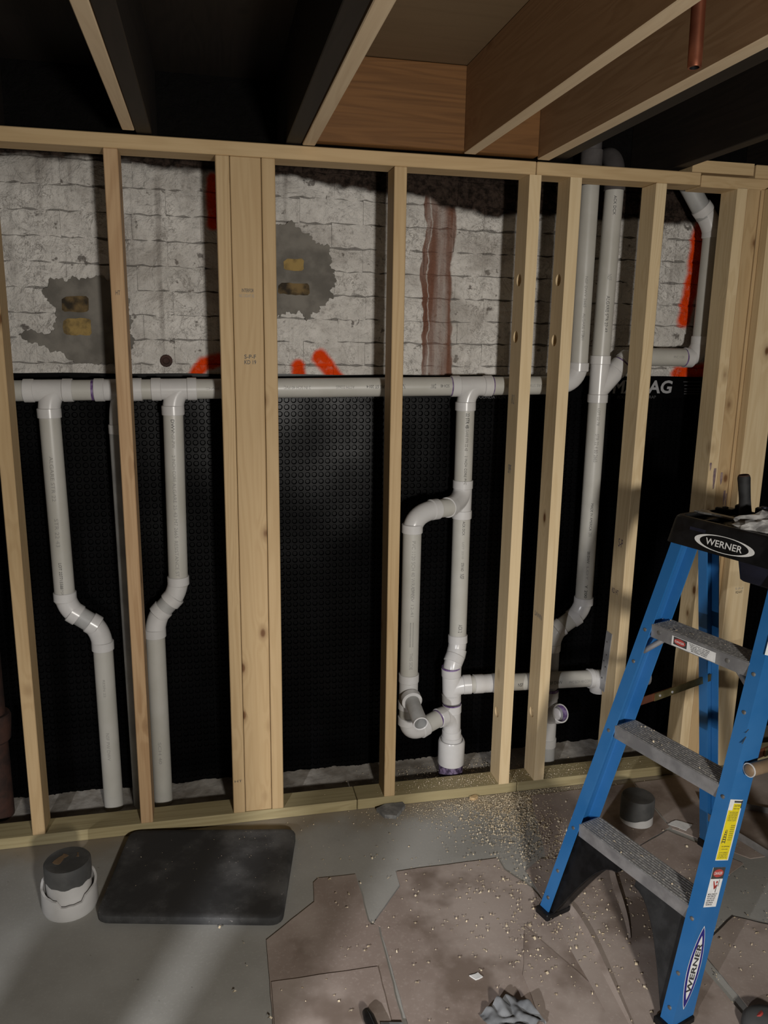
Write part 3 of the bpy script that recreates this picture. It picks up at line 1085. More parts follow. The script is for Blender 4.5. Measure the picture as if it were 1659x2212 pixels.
# stack below: offset bends forward
elbow45(vent, (SX + 0.002, YS, 0.54), (0.843, 0.172, 0.462), (SX + 0.002, YS - 0.004, 0.495))
elbow45(vent, (0.843, 0.170, 0.468), (SLX - 0.006, SLY, 0.40), (SLX - 0.004, SLY + 0.004, 0.44))
t8 = san_tee(vent, (SLX - 0.008, SLY, 0.43), (SLX - 0.002, SLY, 0.30), (0.895, 0.14, 0.366), (SLX - 0.004, SLY, 0.335))
primer(t8, (SLX - 0.008, SLY, 0.43), (0, 0, 1), 0.005, 0.0330)
t7 = san_tee(vent, (SLX, SLY, 0.289), (SLX + 0.003, SLY, 0.158), q1 - qd * 0.068, (SLX + 0.002, SLY, 0.20))
primer(t7, (SLX, SLY, 0.289), (0, 0, 1), 0.004, 0.0330)
bell = B().lathe((SLX + 0.004, SLY, 0.055), (0, 0, 1), [(0, 0.046), (0, 0.0480), (0.002, 0.0488), (0.086, 0.0490), (0.094, 0.0455), (0.0945, 0.0425), (0.090, 0.042), (0.090, 0.033)], 36).build('reducer', 'fitting', vent, smooth=30)
hub(bell, (SLX + 0.004, SLY, 0.163), (0, 0, -1), 0.022, 0.0385, 0.033)
B().lathe((SLX + 0.004, SLY, 0.0), (0, 0, 1), [(0, 0.0448), (0.060, 0.0448)], 36).build('floor_pipe', 'primer_dark', vent, smooth=30)['label'] = 'purple primer crusted pipe at the floor'
# low horizontal branch to the right
lz0, lz1 = 0.365, 0.345
lowp = rpipe(vent, (0.885, 0.14, 0.366), (1.60, 0.135, 0.345), mat='pipe')
cpl = B().lathe((0.905, 0.14, 0.3655), (1, 0, -0.028), [(0, 0.0312), (0, 0.0345), (0.034, 0.0348), (0.037, 0.0335), (0.07, 0.0335), (0.074, 0.0352), (0.104, 0.0352), (0.104, 0.0312)], 30).build('coupling', 'fitting', vent, smooth=30)
be = B().tube(arc((1.365, 0.1365, 0.352), (1.405, 0.1365, 0.30), (1.402, 0.1365, 0.350), 8), 0.0355, 26).build('elbow', 'fitting', vent, smooth=40)
hub(be, (1.355, 0.1365, 0.352), (1, 0, -0.02), 0.02, 0.0365)
hub(lowp, (1.60, 0.135, 0.345), (-1, 0, 0), 0.03, 0.0355)

# printing on the pipes
DN = Vector((0, 0, -1))
XP = Vector((1, 0, 0))
for s, x, w, h, mt, flip in (('2 IN SCH 40 PVC', 0.275, 0.085, 0.010, 'ink_soft', 1), ('ASTM D2665', 0.43, 0.06, 0.009, 'ink_soft', 1), ('ALGARE ST 2014', 0.545, 0.09, 0.010, 'ink', 1),
                             ('NSF', 0.62, 0.018, 0.016, 'ink', 1), ('DWV', 0.725, 0.018, 0.014, 'ink', 1), ('SCH 40', 0.765, 0.03, 0.010, 'ink', 1),
                             ('PVC', 0.01, 0.04, 0.006, 'ink_soft', 1)):
    pipe_text(hp, s, HP(x), -XP, FN + Vector((0, 0, 0.05)), PR, w, h, mt)
for s, x in (('22 43', 1.0), ('ALGARE STR', 1.10)):
    pipe_text(hp2, s, HP(x), -XP, FN, PR, 0.04 if x < 1.05 else 0.07, 0.009, 'ink_soft')
for par, x0_, x1_, ztop, items in (
        (p1, -0.478, -0.472, 1.34, [('ALGARE STR 22', .19, .14, .011, 'ink_soft'), ('STR 22 43', .36, .09, .012, 'ink_soft'), ('LOT 227715588', .50, .085, .009, 'ink'), ('MADE IN', .52 + .05, .05, .009, 'ink_soft')]),
        (p3, -0.113, -0.119, 1.34, [('DWV', .03, .04, .010, 'ink'), ('NSF-PW', .075, .05, .010, 'ink_soft'), ('2 INCH CORE', .165, .085, .010, 'ink_soft'), ('ALGARE 25 43 M7 2665', .30, .18, .011, 'ink_soft'), ('RESISTANCE ST', .46, .12, .011, 'ink_soft')]),
        (p4, 0.849, 0.853, 1.35, [('22 STR 43', .03, .05, .012, 'ink'), ('ALGARE STR 22 43', .09, .085, .009, 'ink_soft'), ('2 INCH CORE PVC', .2, .10, .008, 'ink_soft')]),
        (p5, 0.853, 0.855, 0.974, [('ACK DCX', .03, .05, .009, 'ink'), ('LOT 2210', .11, .06, .007, 'ink_soft'), ('STR NO', .17, .03, .010, 'ink'), ('NSF', .205, .018, .014, 'ink'), ('ACK 2', .40, .03, .014, 'ink')]),
        (lp, LX, LX, 0.96, [('PVC 1120 SCH 40 WRAPPED', .12, .2, .012, 'ink_soft'), ('DWV 12-41', .23, .1, .010, 'ink_soft'), ('||||||||||||||||||', .345, .085, .013, 'ink'), ('THIS SIDE', .44, .06, .011, 'ink_soft')]),
        (p1b, -0.366, -0.364, 0.57, [('RESIN 22', .12, .06, .007, 'ink_soft'), ('NSF PW DWV', .33, .10, .010, 'ink_soft')]),
        (p3b, -0.2, -0.2, 0.6, [('SCH 40', .40, .08, .010, 'ink_soft')])):
    yy = LY if par is lp else (YS if par in (p4, p5) else YV)
    for s, dz, w, h, mt in items:
        f_ = min(1, dz / 0.6)
        pipe_text(par, s, (x0_ + (x1_ - x0_) * f_, yy if par is not p4 else YV + (YS - YV) * f_, ztop - dz), DN, FN + Vector((0.08, 0, 0)), PR, w, h, mt)
pipe_text(lowp, '2" NSF DWV', (1.20, 0.1375, 0.3568), XP, FN + Vector((0, 0, 0.05)), PR, 0.075, 0.012, 'ink')
pipe_text(lowp, 'PVC SCH 40 CORE', (1.31, 0.1368, 0.3536), XP, FN + Vector((0, 0, 0.05)), PR, 0.09, 0.010, 'ink_soft')
pipe_text(lowp, 'NSF', (1.075, 0.1385, 0.3605), XP, FN, PR, 0.02, 0.013, 'ink')

# right-hand drain stack
drain = thing('drain_stack', 'white plastic drain stack with branch wye and open purple-rimmed cleanout', 'pipework', (1.335, YV, 0.0))
DX = 1.335
pb = rpipe(drain, (1.341, YV, 2.10), (DX, YV, 1.52))
bend(drain, arc((1.341, YV, 2.09), (1.341, YV + 0.07, 2.195), (1.341, YV, 2.19), 10), [((1.341, YV, 2.08), (0, 0, 1))], mat='shade_pipe')
w0 = Vector((DX, YV, 1.540))
w1 = Vector((DX, YV, 1.378))
wbend = Vector((1.418, YV, 1.512))
wy = B().tube([w0, w1], 0.0328, 28)
wy.tube([wbend, (DX, YV, 1.418)], 0.0328, 28)
wy = wy.build('wye_fitting', 'fitting', drain, smooth=40)
hub(wy, w0, (0, 0, -1))
hub(wy, w1, (0, 0, 1))
hub(wy, wbend, Vector((DX, YV, 1.418)) - wbend, 0.034)
wd = (wbend - Vector((DX, YV, 1.418))).normalized()
wp = rpipe(drain, wbend - wd * 0.02, wbend + wd * 0.02)
primer(wp, wbend, wd, 0.005)
elbow45(drain, wbend + wd * 0.006, (1.50, YV, 1.537), (1.447, YV, 1.537))
bpz = rpipe(drain, (1.48, YV, 1.537), (1.68, YV, 1.537))
primer(bpz, (1.660, YV, 1.537), (-1, 0, 0), 0.004)
elbow45(drain, (1.660, YV, 1.537), (1.722, YV, 1.612), (1.722, YV, 1.537))
bpv = rpipe(drain, (1.722, YV, 1.59), (1.724, YV, 1.96))
elbow45(drain, (1.724, YV, 1.945), (1.668, YV, 2.045), (1.724, YV, 1.99))
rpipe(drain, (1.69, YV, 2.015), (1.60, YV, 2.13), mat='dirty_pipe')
pd = rpipe(drain, (DX, YV, 1.395), (DX + 0.002, YV, 0.64))
ca, cb = Vector((1.337, YV, 0.605)), Vector((1.219, YV, 0.525))
ang = (cb - ca).normalized()
elbow45(drain, (1.337, YV, 0.66), ca + ang * 0.054, ca)
elbow45(drain, cb - ang * 0.046, (1.219, YV, 0.457), cb)
rpipe(drain, ca + ang * 0.03, cb - ang * 0.02, mat='pipe')
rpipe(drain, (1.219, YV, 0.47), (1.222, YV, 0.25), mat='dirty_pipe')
cw0, cw1 = Vector((1.223, YV, 0.296)), Vector((1.226, YV, 0.067))
cdir = Vector((0.22, -0.80, 0.50)).normalized()
cst = Vector((1.222, YV, 0.190))
cend = cst + cdir * 0.085
wy2 = B().tube([cw0, cw1], 0.0325, 28)
wy2.tube([cst, cend - cdir * 0.03], 0.0325, 28)
wy2 = wy2.build('wye_fitting', 'fitting', drain, smooth=40)
hub(wy2, cw0, (0, 0, -1))
hub(wy2, cw1, (0, 0, 1), 0.034)
B().lathe(cend - cdir * 0.032, cdir, [(0, 0.0325), (0.003, 0.0355), (0.031, 0.0355), (0.032, 0.0345), (0.032, 0.0305), (0.006, 0.0300)], 30).build('open_hub', 'fitting', wy2, smooth=40)
B().lathe(cend - cdir * 0.032, cdir, [(0.0315, 0.0304), (0.010, 0.0299), (0.007, 0.0297)], 30).build('primer_band', 'primer', wy2, smooth=40)
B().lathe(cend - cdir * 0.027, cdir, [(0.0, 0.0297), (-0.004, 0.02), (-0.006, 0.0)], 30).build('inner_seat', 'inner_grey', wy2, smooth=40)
primer(wy2, cw0, (0, 0, 1), 0.010, 0.0330)
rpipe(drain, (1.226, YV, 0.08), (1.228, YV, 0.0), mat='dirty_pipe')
for par, items in ((pb, [('ACK DCX', 2.03, .06, .009, 'ink'), ('NSF', 1.80, .02, .014, 'ink_soft'), ('ALGARE STR 22 43', 1.68, .12, .011, 'ink')]),
                   (pd, [('LOT 22 78', 1.33, .06, .009, 'ink_soft'), ('STR 22 4 80 2665', 1.22, .10, .013, 'ink_soft'), ('MADE IN AMERICA', .97, .10, .009, 'ink'), ('DWV', .905, .016, .012, 'ink_soft'), ('20 DWV', .82, .045, .009, 'ink'), ('LOT', .76, .05, .008, 'ink_soft'), ('Y 200', .69, .05, .010, 'ink')])):
    for s, z, w, h, mt in items:
        pipe_text(par, s, (1.338 if par is pb else DX, YV, z), DN, FN + Vector((-.1, 0, 0)), PR, w, h, mt)
for s, z, w in (('NSF DWV 2665', 1.75, .1), ('ALGARE STR', 1.64, .08), ('DWV', 1.60, .02)):
    pipe_text(pa, s, (1.253, YV, z), DN, FN + Vector((-.05, 0, 0)), PR, w, .009, 'ink_soft')
pipe_text(bpz, 'PVC 1120', (1.62, YV, 1.537), XP, FN, PR, 0.04, 0.008, 'ink_soft')

# rusty cast iron pipe at the far left, copper pipe end above
ci = thing('cast_iron_pipe', 'rusty brown cast iron pipe at the left edge behind the first stud', 'pipe', (-0.728, 0.2, 0.0))
B().tube([(-0.728, 0.2, 0.0), (-0.728, 0.2, 1.35)], 0.042, 24).build('pipe', 'iron', ci, smooth=40)
B().lathe((-0.728, 0.2, 0.27), (0, 0, 1), [(0, 0.042), (0.01, 0.052), (0.06, 0.056), (0.09, 0.058), (0.10, 0.054), (0.10, 0.042)], 24).build('hub', 'iron', ci, smooth=40)
cp = thing('copper_pipe', 'short bright copper pipe end hanging between the right-hand joists', 'pipe', (0.859, -1.0, 2.062))
B().lathe((0.859, -1.009, 2.062), (0.004, 0.02, 0.298), [(0.0, 0.0085), (0.0, 0.0118), (0.002, 0.0122), (0.012, 0.0124), (0.29, 0.0124)], 24).build('pipe', 'copper', cp, smooth=40)
B().lathe((0.859, -1.009, 2.062), (0.004, 0.02, 0.298), [(0.0, 0.0085), (0.05, 0.0085), (0.05, 0.0)], 24).build('bore', 'black', cp, smooth=40)

# ------------------------------------------------------------------ step ladder
LAD = thing('step_ladder', 'blue fibreglass step ladder with black top cap and dusty metal steps', 'ladder', (0.933, -0.806, 0.0), 0.3018)
TAP, LEAN = 0.0633, 0.3084
HS = 0.2831
WL, WR = 0.228, 0.240


def rail_pt(side, z):
    w = (WL if side > 0 else -WR) - side * TAP * z
    return Vector((LEAN * z, w, z))


def lb(builder, name, mat, parent=LAD, smooth=30):
    o = builder.build(name, mat, parent, smooth, world=False)
    return o


FL, WEB, TH = 0.034, 0.074, 0.004


def channel(side, flange, web, th):
    s = -side      # flanges point inwards
    return [(0, 0), (web, 0), (web, s * flange), (web - th, s * flange), (web - th, s * th), (th, s * th), (th, s * flange), (0, s * flange)]


ZTOP = 1.085
front = {}
for side in (1, -1):
    b = B()
    p0, p1 = rail_pt(side, 0.012), rail_pt(side, ZTOP)
    b.sweep(channel(side, FL, WEB, TH), p0, p1, (1, 0, 0), (0, 1, 0))
    front[side] = lb(b, 'front_rail', 'blue', smooth=0)
    # raised rib lines on the web
    b = B()
    for o_ in (0.024, 0.052):
        yy = -side * (TH + 0.0004) if side > 0 else 0.0006
        q0, q1 = rail_pt(side, 0.02) + Vector((o_, -side * TH if side > 0 else 0.0, 0)), rail_pt(side, ZTOP - 0.01) + Vector((o_, -side * TH if side > 0 else 0.0, 0))
        b.sweep([(-0.0007, -0.0007), (0.0007, -0.0007), (0.0007, 0.0007), (-0.0007, 0.0007)], q0, q1, (1, 0, 0), (0, 1, 0))
    if side > 0:
        lb(b, 'rail_rib', 'blue', front[side], 0)
    # rubber shoe
    b = B()
    f0 = rail_pt(side, 0.0)
    b.box((-0.006, min(f0.y + side * 0.004, f0.y - side * (FL + 0.012)), 0.0), (WEB + 0.008, max(f0.y + side * 0.004, f0.y - side * (FL + 0.012)), 0.022), 0.003)
    lb(b, 'rubber_foot', 'black', front[side], 0)
    # rivets
    for z in (0.055, 0.135, 0.262, 0.545, 0.74, 0.828):
        c = rail_pt(side, z) + Vector((0, -side * 0.017, 0))
        b = B().lathe(c, (-1, 0, 0), [(-0.001, 0.0055), (0.0012, 0.005), (0.0022, 0.003), (0.0024, 0)], 12)
        lb(b, 'rivet', 'rivet', front[side], 40)
# rear rails
rear = {}
for side in (1, -1):
    b = B()
    p0 = Vector((0.665, side * 0.215, 0.012))
    p1 = Vector((0.425, side * 0.155, ZTOP))
    b.sweep(channel(side, 0.028, 0.052, TH), p0, p1, (1, 0, 0), (0, 1, 0))
    rear[side] = lb(b, 'rear_rail', 'blue', smooth=0)
    b = B().box((0.655, side * 0.215 - 0.03 * (side > 0) - 0.004, 0.0), (0.725, side * 0.215 + 0.03 * (side < 0) + 0.004, 0.03), 0.004)
    lb(b, 'rubber_foot', 'black', rear[side], 0)
    for z in (0.62, 0.64):
        pass
# rear horizontal braces
for z in (0.12, 0.5):
    f_ = (z - 0.012) / (ZTOP - 0.012)
    xx = 0.665 + (0.425 - 0.665) * f_
    ww = 0.215 + (0.155 - 0.215) * f_
    if z < 0.2:
        lb(B().box((xx + 0.012, -ww + 0.005, z - 0.012), (xx + 0.016, ww - 0.005, z + 0.012), 0.001), 'rear_brace', 'alu', smooth=0)

# steps
for k in (1, 2, 3):
    z = HS * k
    yl = rail_pt(1, z).y - FL + 0.001
    yr = rail_pt(-1, z).y + FL - 0.001
    xf = LEAN * z - 0.002
    b = B()
    # channel section: front lip, tread plate, rear lip
    prof = [(0.0, -0.036), (0.002, -0.036), (0.002, -0.003), (0.074, -0.003), (0.074, -0.028), (0.076, -0.028), (0.076, 0.0), (0.001, 0.0), (0.0, -0.001)]
    b.sweep(prof, (xf, yr, z), (xf, yl, z), (1, 0, 0), (0, 0, 1))
    st = lb(b, 'step', 'alu', smooth=0)
    b = B()
    for q in range(9):
        xr = xf + 0.005 + q * 0.0083
        b.sweep([(-0.0026, 0), (-0.0016, 0.0016), (0.0016, 0.0016), (0.0026, 0)], (xr, yr + 0.004, z), (xr, yl - 0.004, z), (1, 0, 0), (0, 0, 1))
    lb(b, 'tread_ribs', 'alu_dust', st, 0)
    if k == 3:
        for yy in (0.115, -0.095):
            lb(B().lathe((xf, yy, z - 0.016), (-1, 0, 0), [(-0.001, 0.0065), (0.001, 0.006), (0.0018, 0.004), (0.002, 0)], 12), 'rivet', 'rivet', st, 40)
        # diagonal knee braces
        for sd in (1, -1):
            yo = rail_pt(sd, z - 0.085).y - sd * 0.012
            yi = sd * 0.105
            b = B().tube([(xf + 0.02, yi, z - 0.030), (xf + 0.02 - 0.012, yo, z - 0.088)], 0.0075, 12)
            lb(b, 'knee_brace', 'alu', LAD, 40)
    if k == 1:
        # moulded gussets between bottom step and rail feet
        for sd in (1, -1):
            wy_ = WL if sd > 0 else WR
            pts_o, pts_i = [], []
            n_ = 10
            outer, inner = [], []
            for q in range(n_ + 1):
                t_ = q / n_
                yi = (wy_ - 0.045) * (1 - t_) + 0.03 * t_
                zi = 0.02 + (z - 0.075) * math.sin(t_ * math.pi / 2)
                inner.append((sd * yi, zi))
            poly = inner + [(sd * 0.03, z - 0.036), (sd * (wy_ - 0.024), z - 0.036), (sd * (wy_ - 0.008), 0.02)]
            poly = [(y_, z_) for y_, z_ in poly]
            b = B().prism(poly, 0.0, 0.012, lambda y_, z_, d_: (LEAN * z_ + 0.012 + d_, y_, z_))
            lb(b, 'gusset', 'black' if sd > 0 else 'rubber', LAD, 0)
            # stiffening flange along the curve
            b = B()
            for q in range(n_):
                (ya, za), (yb, zb) = inner[q], inner[q + 1]
                vs = []
                for (y_, z_) in ((ya, za), (yb, zb)):
                    for d_ in (0.0, 0.05):
                        vs.append((LEAN * z_ + 0.012 + d_, y_, z_))
                        vs.append((LEAN * z_ + 0.012 + d_, y_, z_ + 0.004))
                b.add(vs, [(0, 2, 6, 4), (1, 5, 7, 3), (0, 4, 5, 1), (2, 3, 7, 6)])
            lb(b, 'gusset_flange', 'black' if sd > 0 else 'rubber', LAD, 30)

# spreaders
for sd in (1, -1):
    yy = sd * 0.172
    a0 = Vector((0.264, yy, 0.607))
    a1 = Vector((0.40, yy, 0.612))
    a2 = Vector((0.565, yy, 0.622))
    pr_ = [(-0.0015, -0.011), (0.0015, -0.011), (0.0015, 0.011), (-0.0015, 0.011)]
    sp = lb(B().sweep(pr_, a0, a1 + Vector((0.012, 0, 0)), (0, 1, 0), (0, 0, 1)), 'spreader_bar', 'copper', smooth=0)
    sp2 = lb(B().sweep(pr_, a1 - Vector((0.07, 0, 0.002)) + Vector((0, -0.004, 0)), a2 + Vector((0, -0.004, 0)), (0, 1, 0), (0, 0, 1)), 'spreader_bar', 'brass', smooth=0)
    for xx in (-0.05, 0.0):
        lb(B().lathe(a1 + Vector((xx, -0.0055, 0)), (0, -1, 0), [(0, 0.004), (0.0015, 0.0035), (0.002, 0)], 10), 'rivet', 'zinc', sp2, 40)

# top cap
CX0, CX1, CYL, CYR, CZ0, CZ1 = 0.296, 0.545, 0.158, -0.178, 1.073, 1.146


def rrect(x0, x1, y0, y1, r, n=5):
    out = []
    for cx, cy, a0 in ((x1 - r, y1 - r, 0), (x0 + r, y1 - r, 90), (x0 + r, y0 + r, 180), (x1 - r, y0 + r, 270)):
        for q in range(n + 1):
            a = math.radians(a0 + 90 * q / n)
            out.append((cx + r * math.cos(a), cy + r * math.sin(a)))
    return out


def loft(b, rings, close_top=True, close_bottom=True):
    n = len(rings[0])
    vs = [v for r_ in rings for v in r_]
    fs = []
    for i in range(len(rings) - 1):
        for k in range(n):
            fs.append((i * n + k, i * n + (k + 1) % n, (i + 1) * n + (k + 1) % n, (i + 1) * n + k))
    if close_bottom:
        fs.append(tuple(range(n))[::-1])
    if close_top:
        fs.append(tuple((len(rings) - 1) * n + k for k in range(n)))
    return b.add(vs, fs)


rings = []
for z, ins in ((CZ0, 0.0), (CZ1 - 0.012, 0.010), (CZ1 - 0.004, 0.0125), (CZ1, 0.017), (CZ1, 0.026), (CZ1 - 0.014, 0.030)):
    rings.append([(x, y, z) for x, y in rrect(CX0 + ins, CX1 - ins, CYR + ins, CYL - ins, 0.022)])
cap = lb(loft(B(), rings), 'top_cap', 'black', smooth=30)
# divider walls of the tool tray
for yy in (0.07, -0.02, -0.10):
    lb(B().box((CX0 + 0.03, yy - 0.003, CZ1 - 0.015), (CX1 - 0.03, yy + 0.003, CZ1 - 0.004), 0.001), 'tray_divider', 'black', cap, 0)
# front slope normal of the cap
slope = math.atan2(0.010, CZ1 - 0.012 - CZ0)
cn_up = Vector((math.sin(slope), 0, math.cos(slope)))
cn_out = Vector((-math.cos(slope), 0, math.sin(slope)))


def cap_pt(y, z, lift=0.0006):
    x = CX0 + (z - CZ0) * math.tan(slope)
    return Vector((x, y, z)) + cn_out * lift


EZ = 1.1
ec = (-0.020, 1.1005)
b = B()
N = 44
vs = []
for q in range(N):
    a = 2 * math.pi * q / N
    vs.append(cap_pt(ec[0] - 0.086 * math.cos(a), ec[1] + 0.0205 * math.sin(a)))
for q in range(N):
    a = 2 * math.pi * q / N
    vs.append(cap_pt(ec[0] - 0.070 * math.cos(a), ec[1] + 0.0190 * math.sin(a)))
b.add(vs, [(q, (q + 1) % N, N + (q + 1) % N, N + q) for q in range(N)])
flat_text(b, 'WERNER', cap_pt(ec[0], ec[1]), (0, -1, 0), cn_up, 0.105, 0.0165, 0.0, 0.012)
lb(b, 'logo', 'white', cap, 0)['label'] = 'white oval emblem reading WERNER'
lb(B().sweep([(-0.004, 0), (0.004, 0), (0.004, 0.0015), (-0.004, 0.0015)], cap_pt(0.085, 1.122), cap_pt(0.038, 1.122), cn_up, cn_out), 'cap_slot', 'navy', cap, 0)
# dark bin hanging under the cap
rings = [[(x, y, z) for x, y in rrect(0.33 + i_, 0.47 - i_, -0.17 + i_, -0.035 - i_, 0.012, 3)] for z, i_ in ((1.012, 0.012), (1.016, 0.008), (1.076, 0.0))]
lb(loft(B(), rings), 'tool_bin', 'navy', smooth=30)


# decals on the outside of the near rail, square to the leaning rail
WMAP = [0.315, 0.398, 0.695]
def web_pt(o_, z, lift=0.0006):
    o_, z = (o_ - 0.013) * 1.05 + 0.004, WMAP[1] + (z - WMAP[0]) * WMAP[2]
    q = rail_pt(-1, z - 0.29 * (o_ - 0.03))
    return Vector((q.x + o_, q.y - lift, q.z))


RDIR = (rail_pt(-1, 1.0) - rail_pt(-1, 0.0)).normalized()
WX = (Vector((1, 0, 0)) - RDIR * RDIR.x).normalized()


def web_quad(b_, o0, o1, z0, z1, lift):
    return b_.add([web_pt(o0, z0, lift), web_pt(o1, z0, lift), web_pt(o1, z1, lift), web_pt(o0, z1, lift)], [(0, 1, 2, 3)])


def decal(name, mat, fn, parent, label=None):
    b_ = B()
    fn(b_)
    o_ = lb(b_, name, mat, parent, 0)
    if label:
        o_['label'] = label
    return o_


nr = front[-1]
ws = decal('warning_label', 'white', lambda b_: web_quad(b_, 0.013, 0.062, 0.315, 0.518, 0.0006), nr, 'yellow warning sticker with white border')
decal('label_face', 'yellow', lambda b_: (web_quad(b_, 0.015, 0.0575, 0.318, 0.482, 0.0010), web_quad(b_, 0.030, 0.0575, 0.482, 0.505, 0.0010)), ws)
decal('label_header', 'ink', lambda b_: (web_quad(b_, 0.0575, 0.061, 0.49, 0.516, 0.0012), web_quad(b_, 0.03, 0.061, 0.508, 0.514, 0.0012)), ws)


def warn_text(b_):
    rows = [(.498, 'CAUTION', .022, .006, .044), (.488, 'FAILURE TO READ', .022, .003, .044)]
    for i in range(6):
        rows.append((.476 - i * .0055, ('READ INSTRUCTIONS', 'ON LADDER BEFORE', 'USE. KEEP LADDER', 'AWAY FROM POWER', 'LINES AND KEEP', 'SHOES CLEAN')[i], .032, .0032, .037))
    for i in range(8):
        rows.append((.432 - i * .0068, ('FACE LADDER', 'USE BOTH', 'HANDS', 'KEEP BODY', 'CENTERED', 'BETWEEN', 'SIDE', 'RAILS')[i], .015, .0032, .047))
    rows += [(.362, 'SELF SUPPORTING', .03, .004, .038), (.353, 'STEPLADDER', .025, .003, .036)]
    for i in range(4):
        rows.append((.342 - i * .0058, ('DO NOT OVERREACH', 'SET ALL FOUR FEET', 'ON FIRM LEVEL', 'SURFACE')[i], .032, .003, .036))
    for z, s, w, h, o_ in rows:
        flat_text(b_, s, web_pt(o_, z, 0.0013), WX, RDIR, w, h * 0.75, 0, 0.006)
    # little ladder drawing
    for k_ in range(5):
        web_quad(b_, 0.019 + k_ * 0.001, 0.031 - k_ * 0.0008, .376 + k_ * .008, .379 + k_ * .008, 0.0013)
    for s_ in (0, 1):
        o0 = 0.018 + 0.013 * s_
        b_.add([web_pt(o0, .372, .0013), web_pt(o0 + .0018, .372, .0013), web_pt(0.0245 + 0.004 * s_ + .0018, .418, .0013), web_pt(0.0245 + 0.004 * s_, .418, .0013)], [(0, 1, 2, 3)])


decal('label_print', 'ink', warn_text, ws)
WMAP[:] = [0.198, 0.290, 0.885]
ds = decal('danger_label', 'white', lambda b_: web_quad(b_, 0.013, 0.060, 0.198, 0.302, 0.0006), nr, 'white danger sticker with red figure')
decal('label_header', 'ink', lambda b_: web_quad(b_, 0.014, 0.060, 0.272, 0.302, 0.0009), ds)


def oval(b_, o_, z, ro, rz, lift):
    vs_ = [web_pt(o_ + ro * math.cos(2 * math.pi * q / 28), z + rz * math.sin(2 * math.pi * q / 28), lift) for q in range(28)]
    return b_.add(vs_, [tuple(range(28))])


decal('danger_oval', 'red', lambda b_: oval(b_, 0.037, 0.287, 0.019, 0.0105, 0.0012), ds)
decal('label_print', 'white', lambda b_: flat_text(b_, 'DANGER', web_pt(0.037, 0.287, 0.0014), WX, RDIR, 0.03, 0.007, 0, 0.006), ds)


def red_fig(b_):
    def q(p):
        b_.add([web_pt(o_, z_, 0.0012) for o_, z_ in p], [tuple(range(len(p)))])
    q([(0.026, 0.266), (0.029, 0.267), (0.039, 0.25), (0.034, 0.245)])
    q([(0.034, 0.252), (0.043, 0.258), (0.045, 0.254), (0.036, 0.244)])
    oval(b_, 0.0405, 0.263, 0.003, 0.0035, 0.0012)


decal('danger_figure', 'red', red_fig, ds)


def danger_text(b_):
    for i in range(6):
        flat_text(b_, ('METAL CONDUCTS', 'ELECTRICITY', 'DO NOT LET', 'LADDER TOUCH', 'ELECTRICAL', 'WIRES')[i], web_pt(0.035 - 0.001 * i, .232 - i * .0055, 0.0012), WX, RDIR, .034 - .002 * i, .0035, 0, 0.008)
    web_quad(b_, 0.047, 0.0485, 0.252, 0.27, 0.0012)
    web_quad(b_, 0.041, 0.043, 0.236, 0.254, 0.0012)


decal('label_print', 'ink', danger_text, ds)


def lens(b_, o_, z0, z1, half, lift, n=24):
    vs_ = []
    for q in range(n + 1):
        t_ = q / n
        vs_.append(web_pt(o_ - half * math.sin(math.pi * t_) ** 0.8, z0 + (z1 - z0) * t_, lift))
    for q in range(n - 1, 0, -1):
        t_ = q / n
        vs_.append(web_pt(o_ + half * math.sin(math.pi * t_) ** 0.8, z0 + (z1 - z0) * t_, lift))
    return b_.add(vs_, [tuple(range(len(vs_)))])


WMAP[:] = [0.003, 0.0513, 1.197]
wl = decal('brand_decal', 'white', lambda b_: lens(b_, 0.0355, 0.003, 0.166, 0.0240, 0.0006), nr, 'pointed oval WERNER sticker')
decal('decal_border', 'decal_blue', lambda b_: lens(b_, 0.0355, 0.006, 0.163, 0.0222, 0.0009), wl)
decal('decal_field', 'white', lambda b_: lens(b_, 0.0355, 0.022, 0.147, 0.0150, 0.0012), wl)
decal('decal_lettering', 'ink', lambda b_: flat_text(b_, 'WERNER', web_pt(0.0355, 0.084, 0.0015), RDIR, -WX, 0.118, 0.0185, 0.2, 0.03), wl)
WMAP[:] = [0.0, 0.0, 1.0]
decal('small_label', 'white', lambda b_: web_quad(b_, 0.004, 0.03, 0.87, 0.915, 0.0006), nr)
# sticker on the upper step
b = B()
z = HS * 3
xf = LEAN * z - 0.0026
b.add([(xf, 0.072, z - 0.034), (xf, -0.062, z - 0.034), (xf, -0.062, z - 0.008), (xf, 0.072, z - 0.008)], [(0, 1, 2, 3)])
sl = lb(b, 'danger_label', 'white', LAD, 0)
b = B().add([(xf - .0004, 0.066, z - 0.030), (xf - .0004, 0.024, z - 0.030), (xf - .0004, 0.024, z - 0.009), (xf - .0004, 0.066, z - 0.009)], [(0, 1, 2, 3)])
lb(b, 'label_header', 'ink', sl, 0)
b = B()
b.add([(xf - .0008, 0.046 + 0.018 * math.cos(q * 0.2244), z - 0.0195 + 0.0085 * math.sin(q * 0.2244)) for q in range(28)], [tuple(range(28))])
lb(b, 'danger_oval', 'red', sl, 0)
b = B()
flat_text(b, 'DANGER', (xf - .0012, 0.046, z - 0.0195), (0, -1, 0), (0, 0, 1), 0.028, 0.006, 0, 0.01)
lb(b, 'label_print', 'white', sl, 0)
b = B()
for i in range(5):
    flat_text(b, ('DO NOT STAND AT OR ABOVE', 'THIS LEVEL. YOU CAN LOSE', 'YOUR BALANCE AND FALL', 'KEEP BODY CENTERED', 'BETWEEN RAILS')[i], (xf - .0008, -0.014, z - 0.0115 - i * .0043), (0, -1, 0), (0, 0, 1), 0.062 - 0.004 * i, 0.003, 0, 0.01)
lb(b, 'label_print', 'ink', sl, 0)
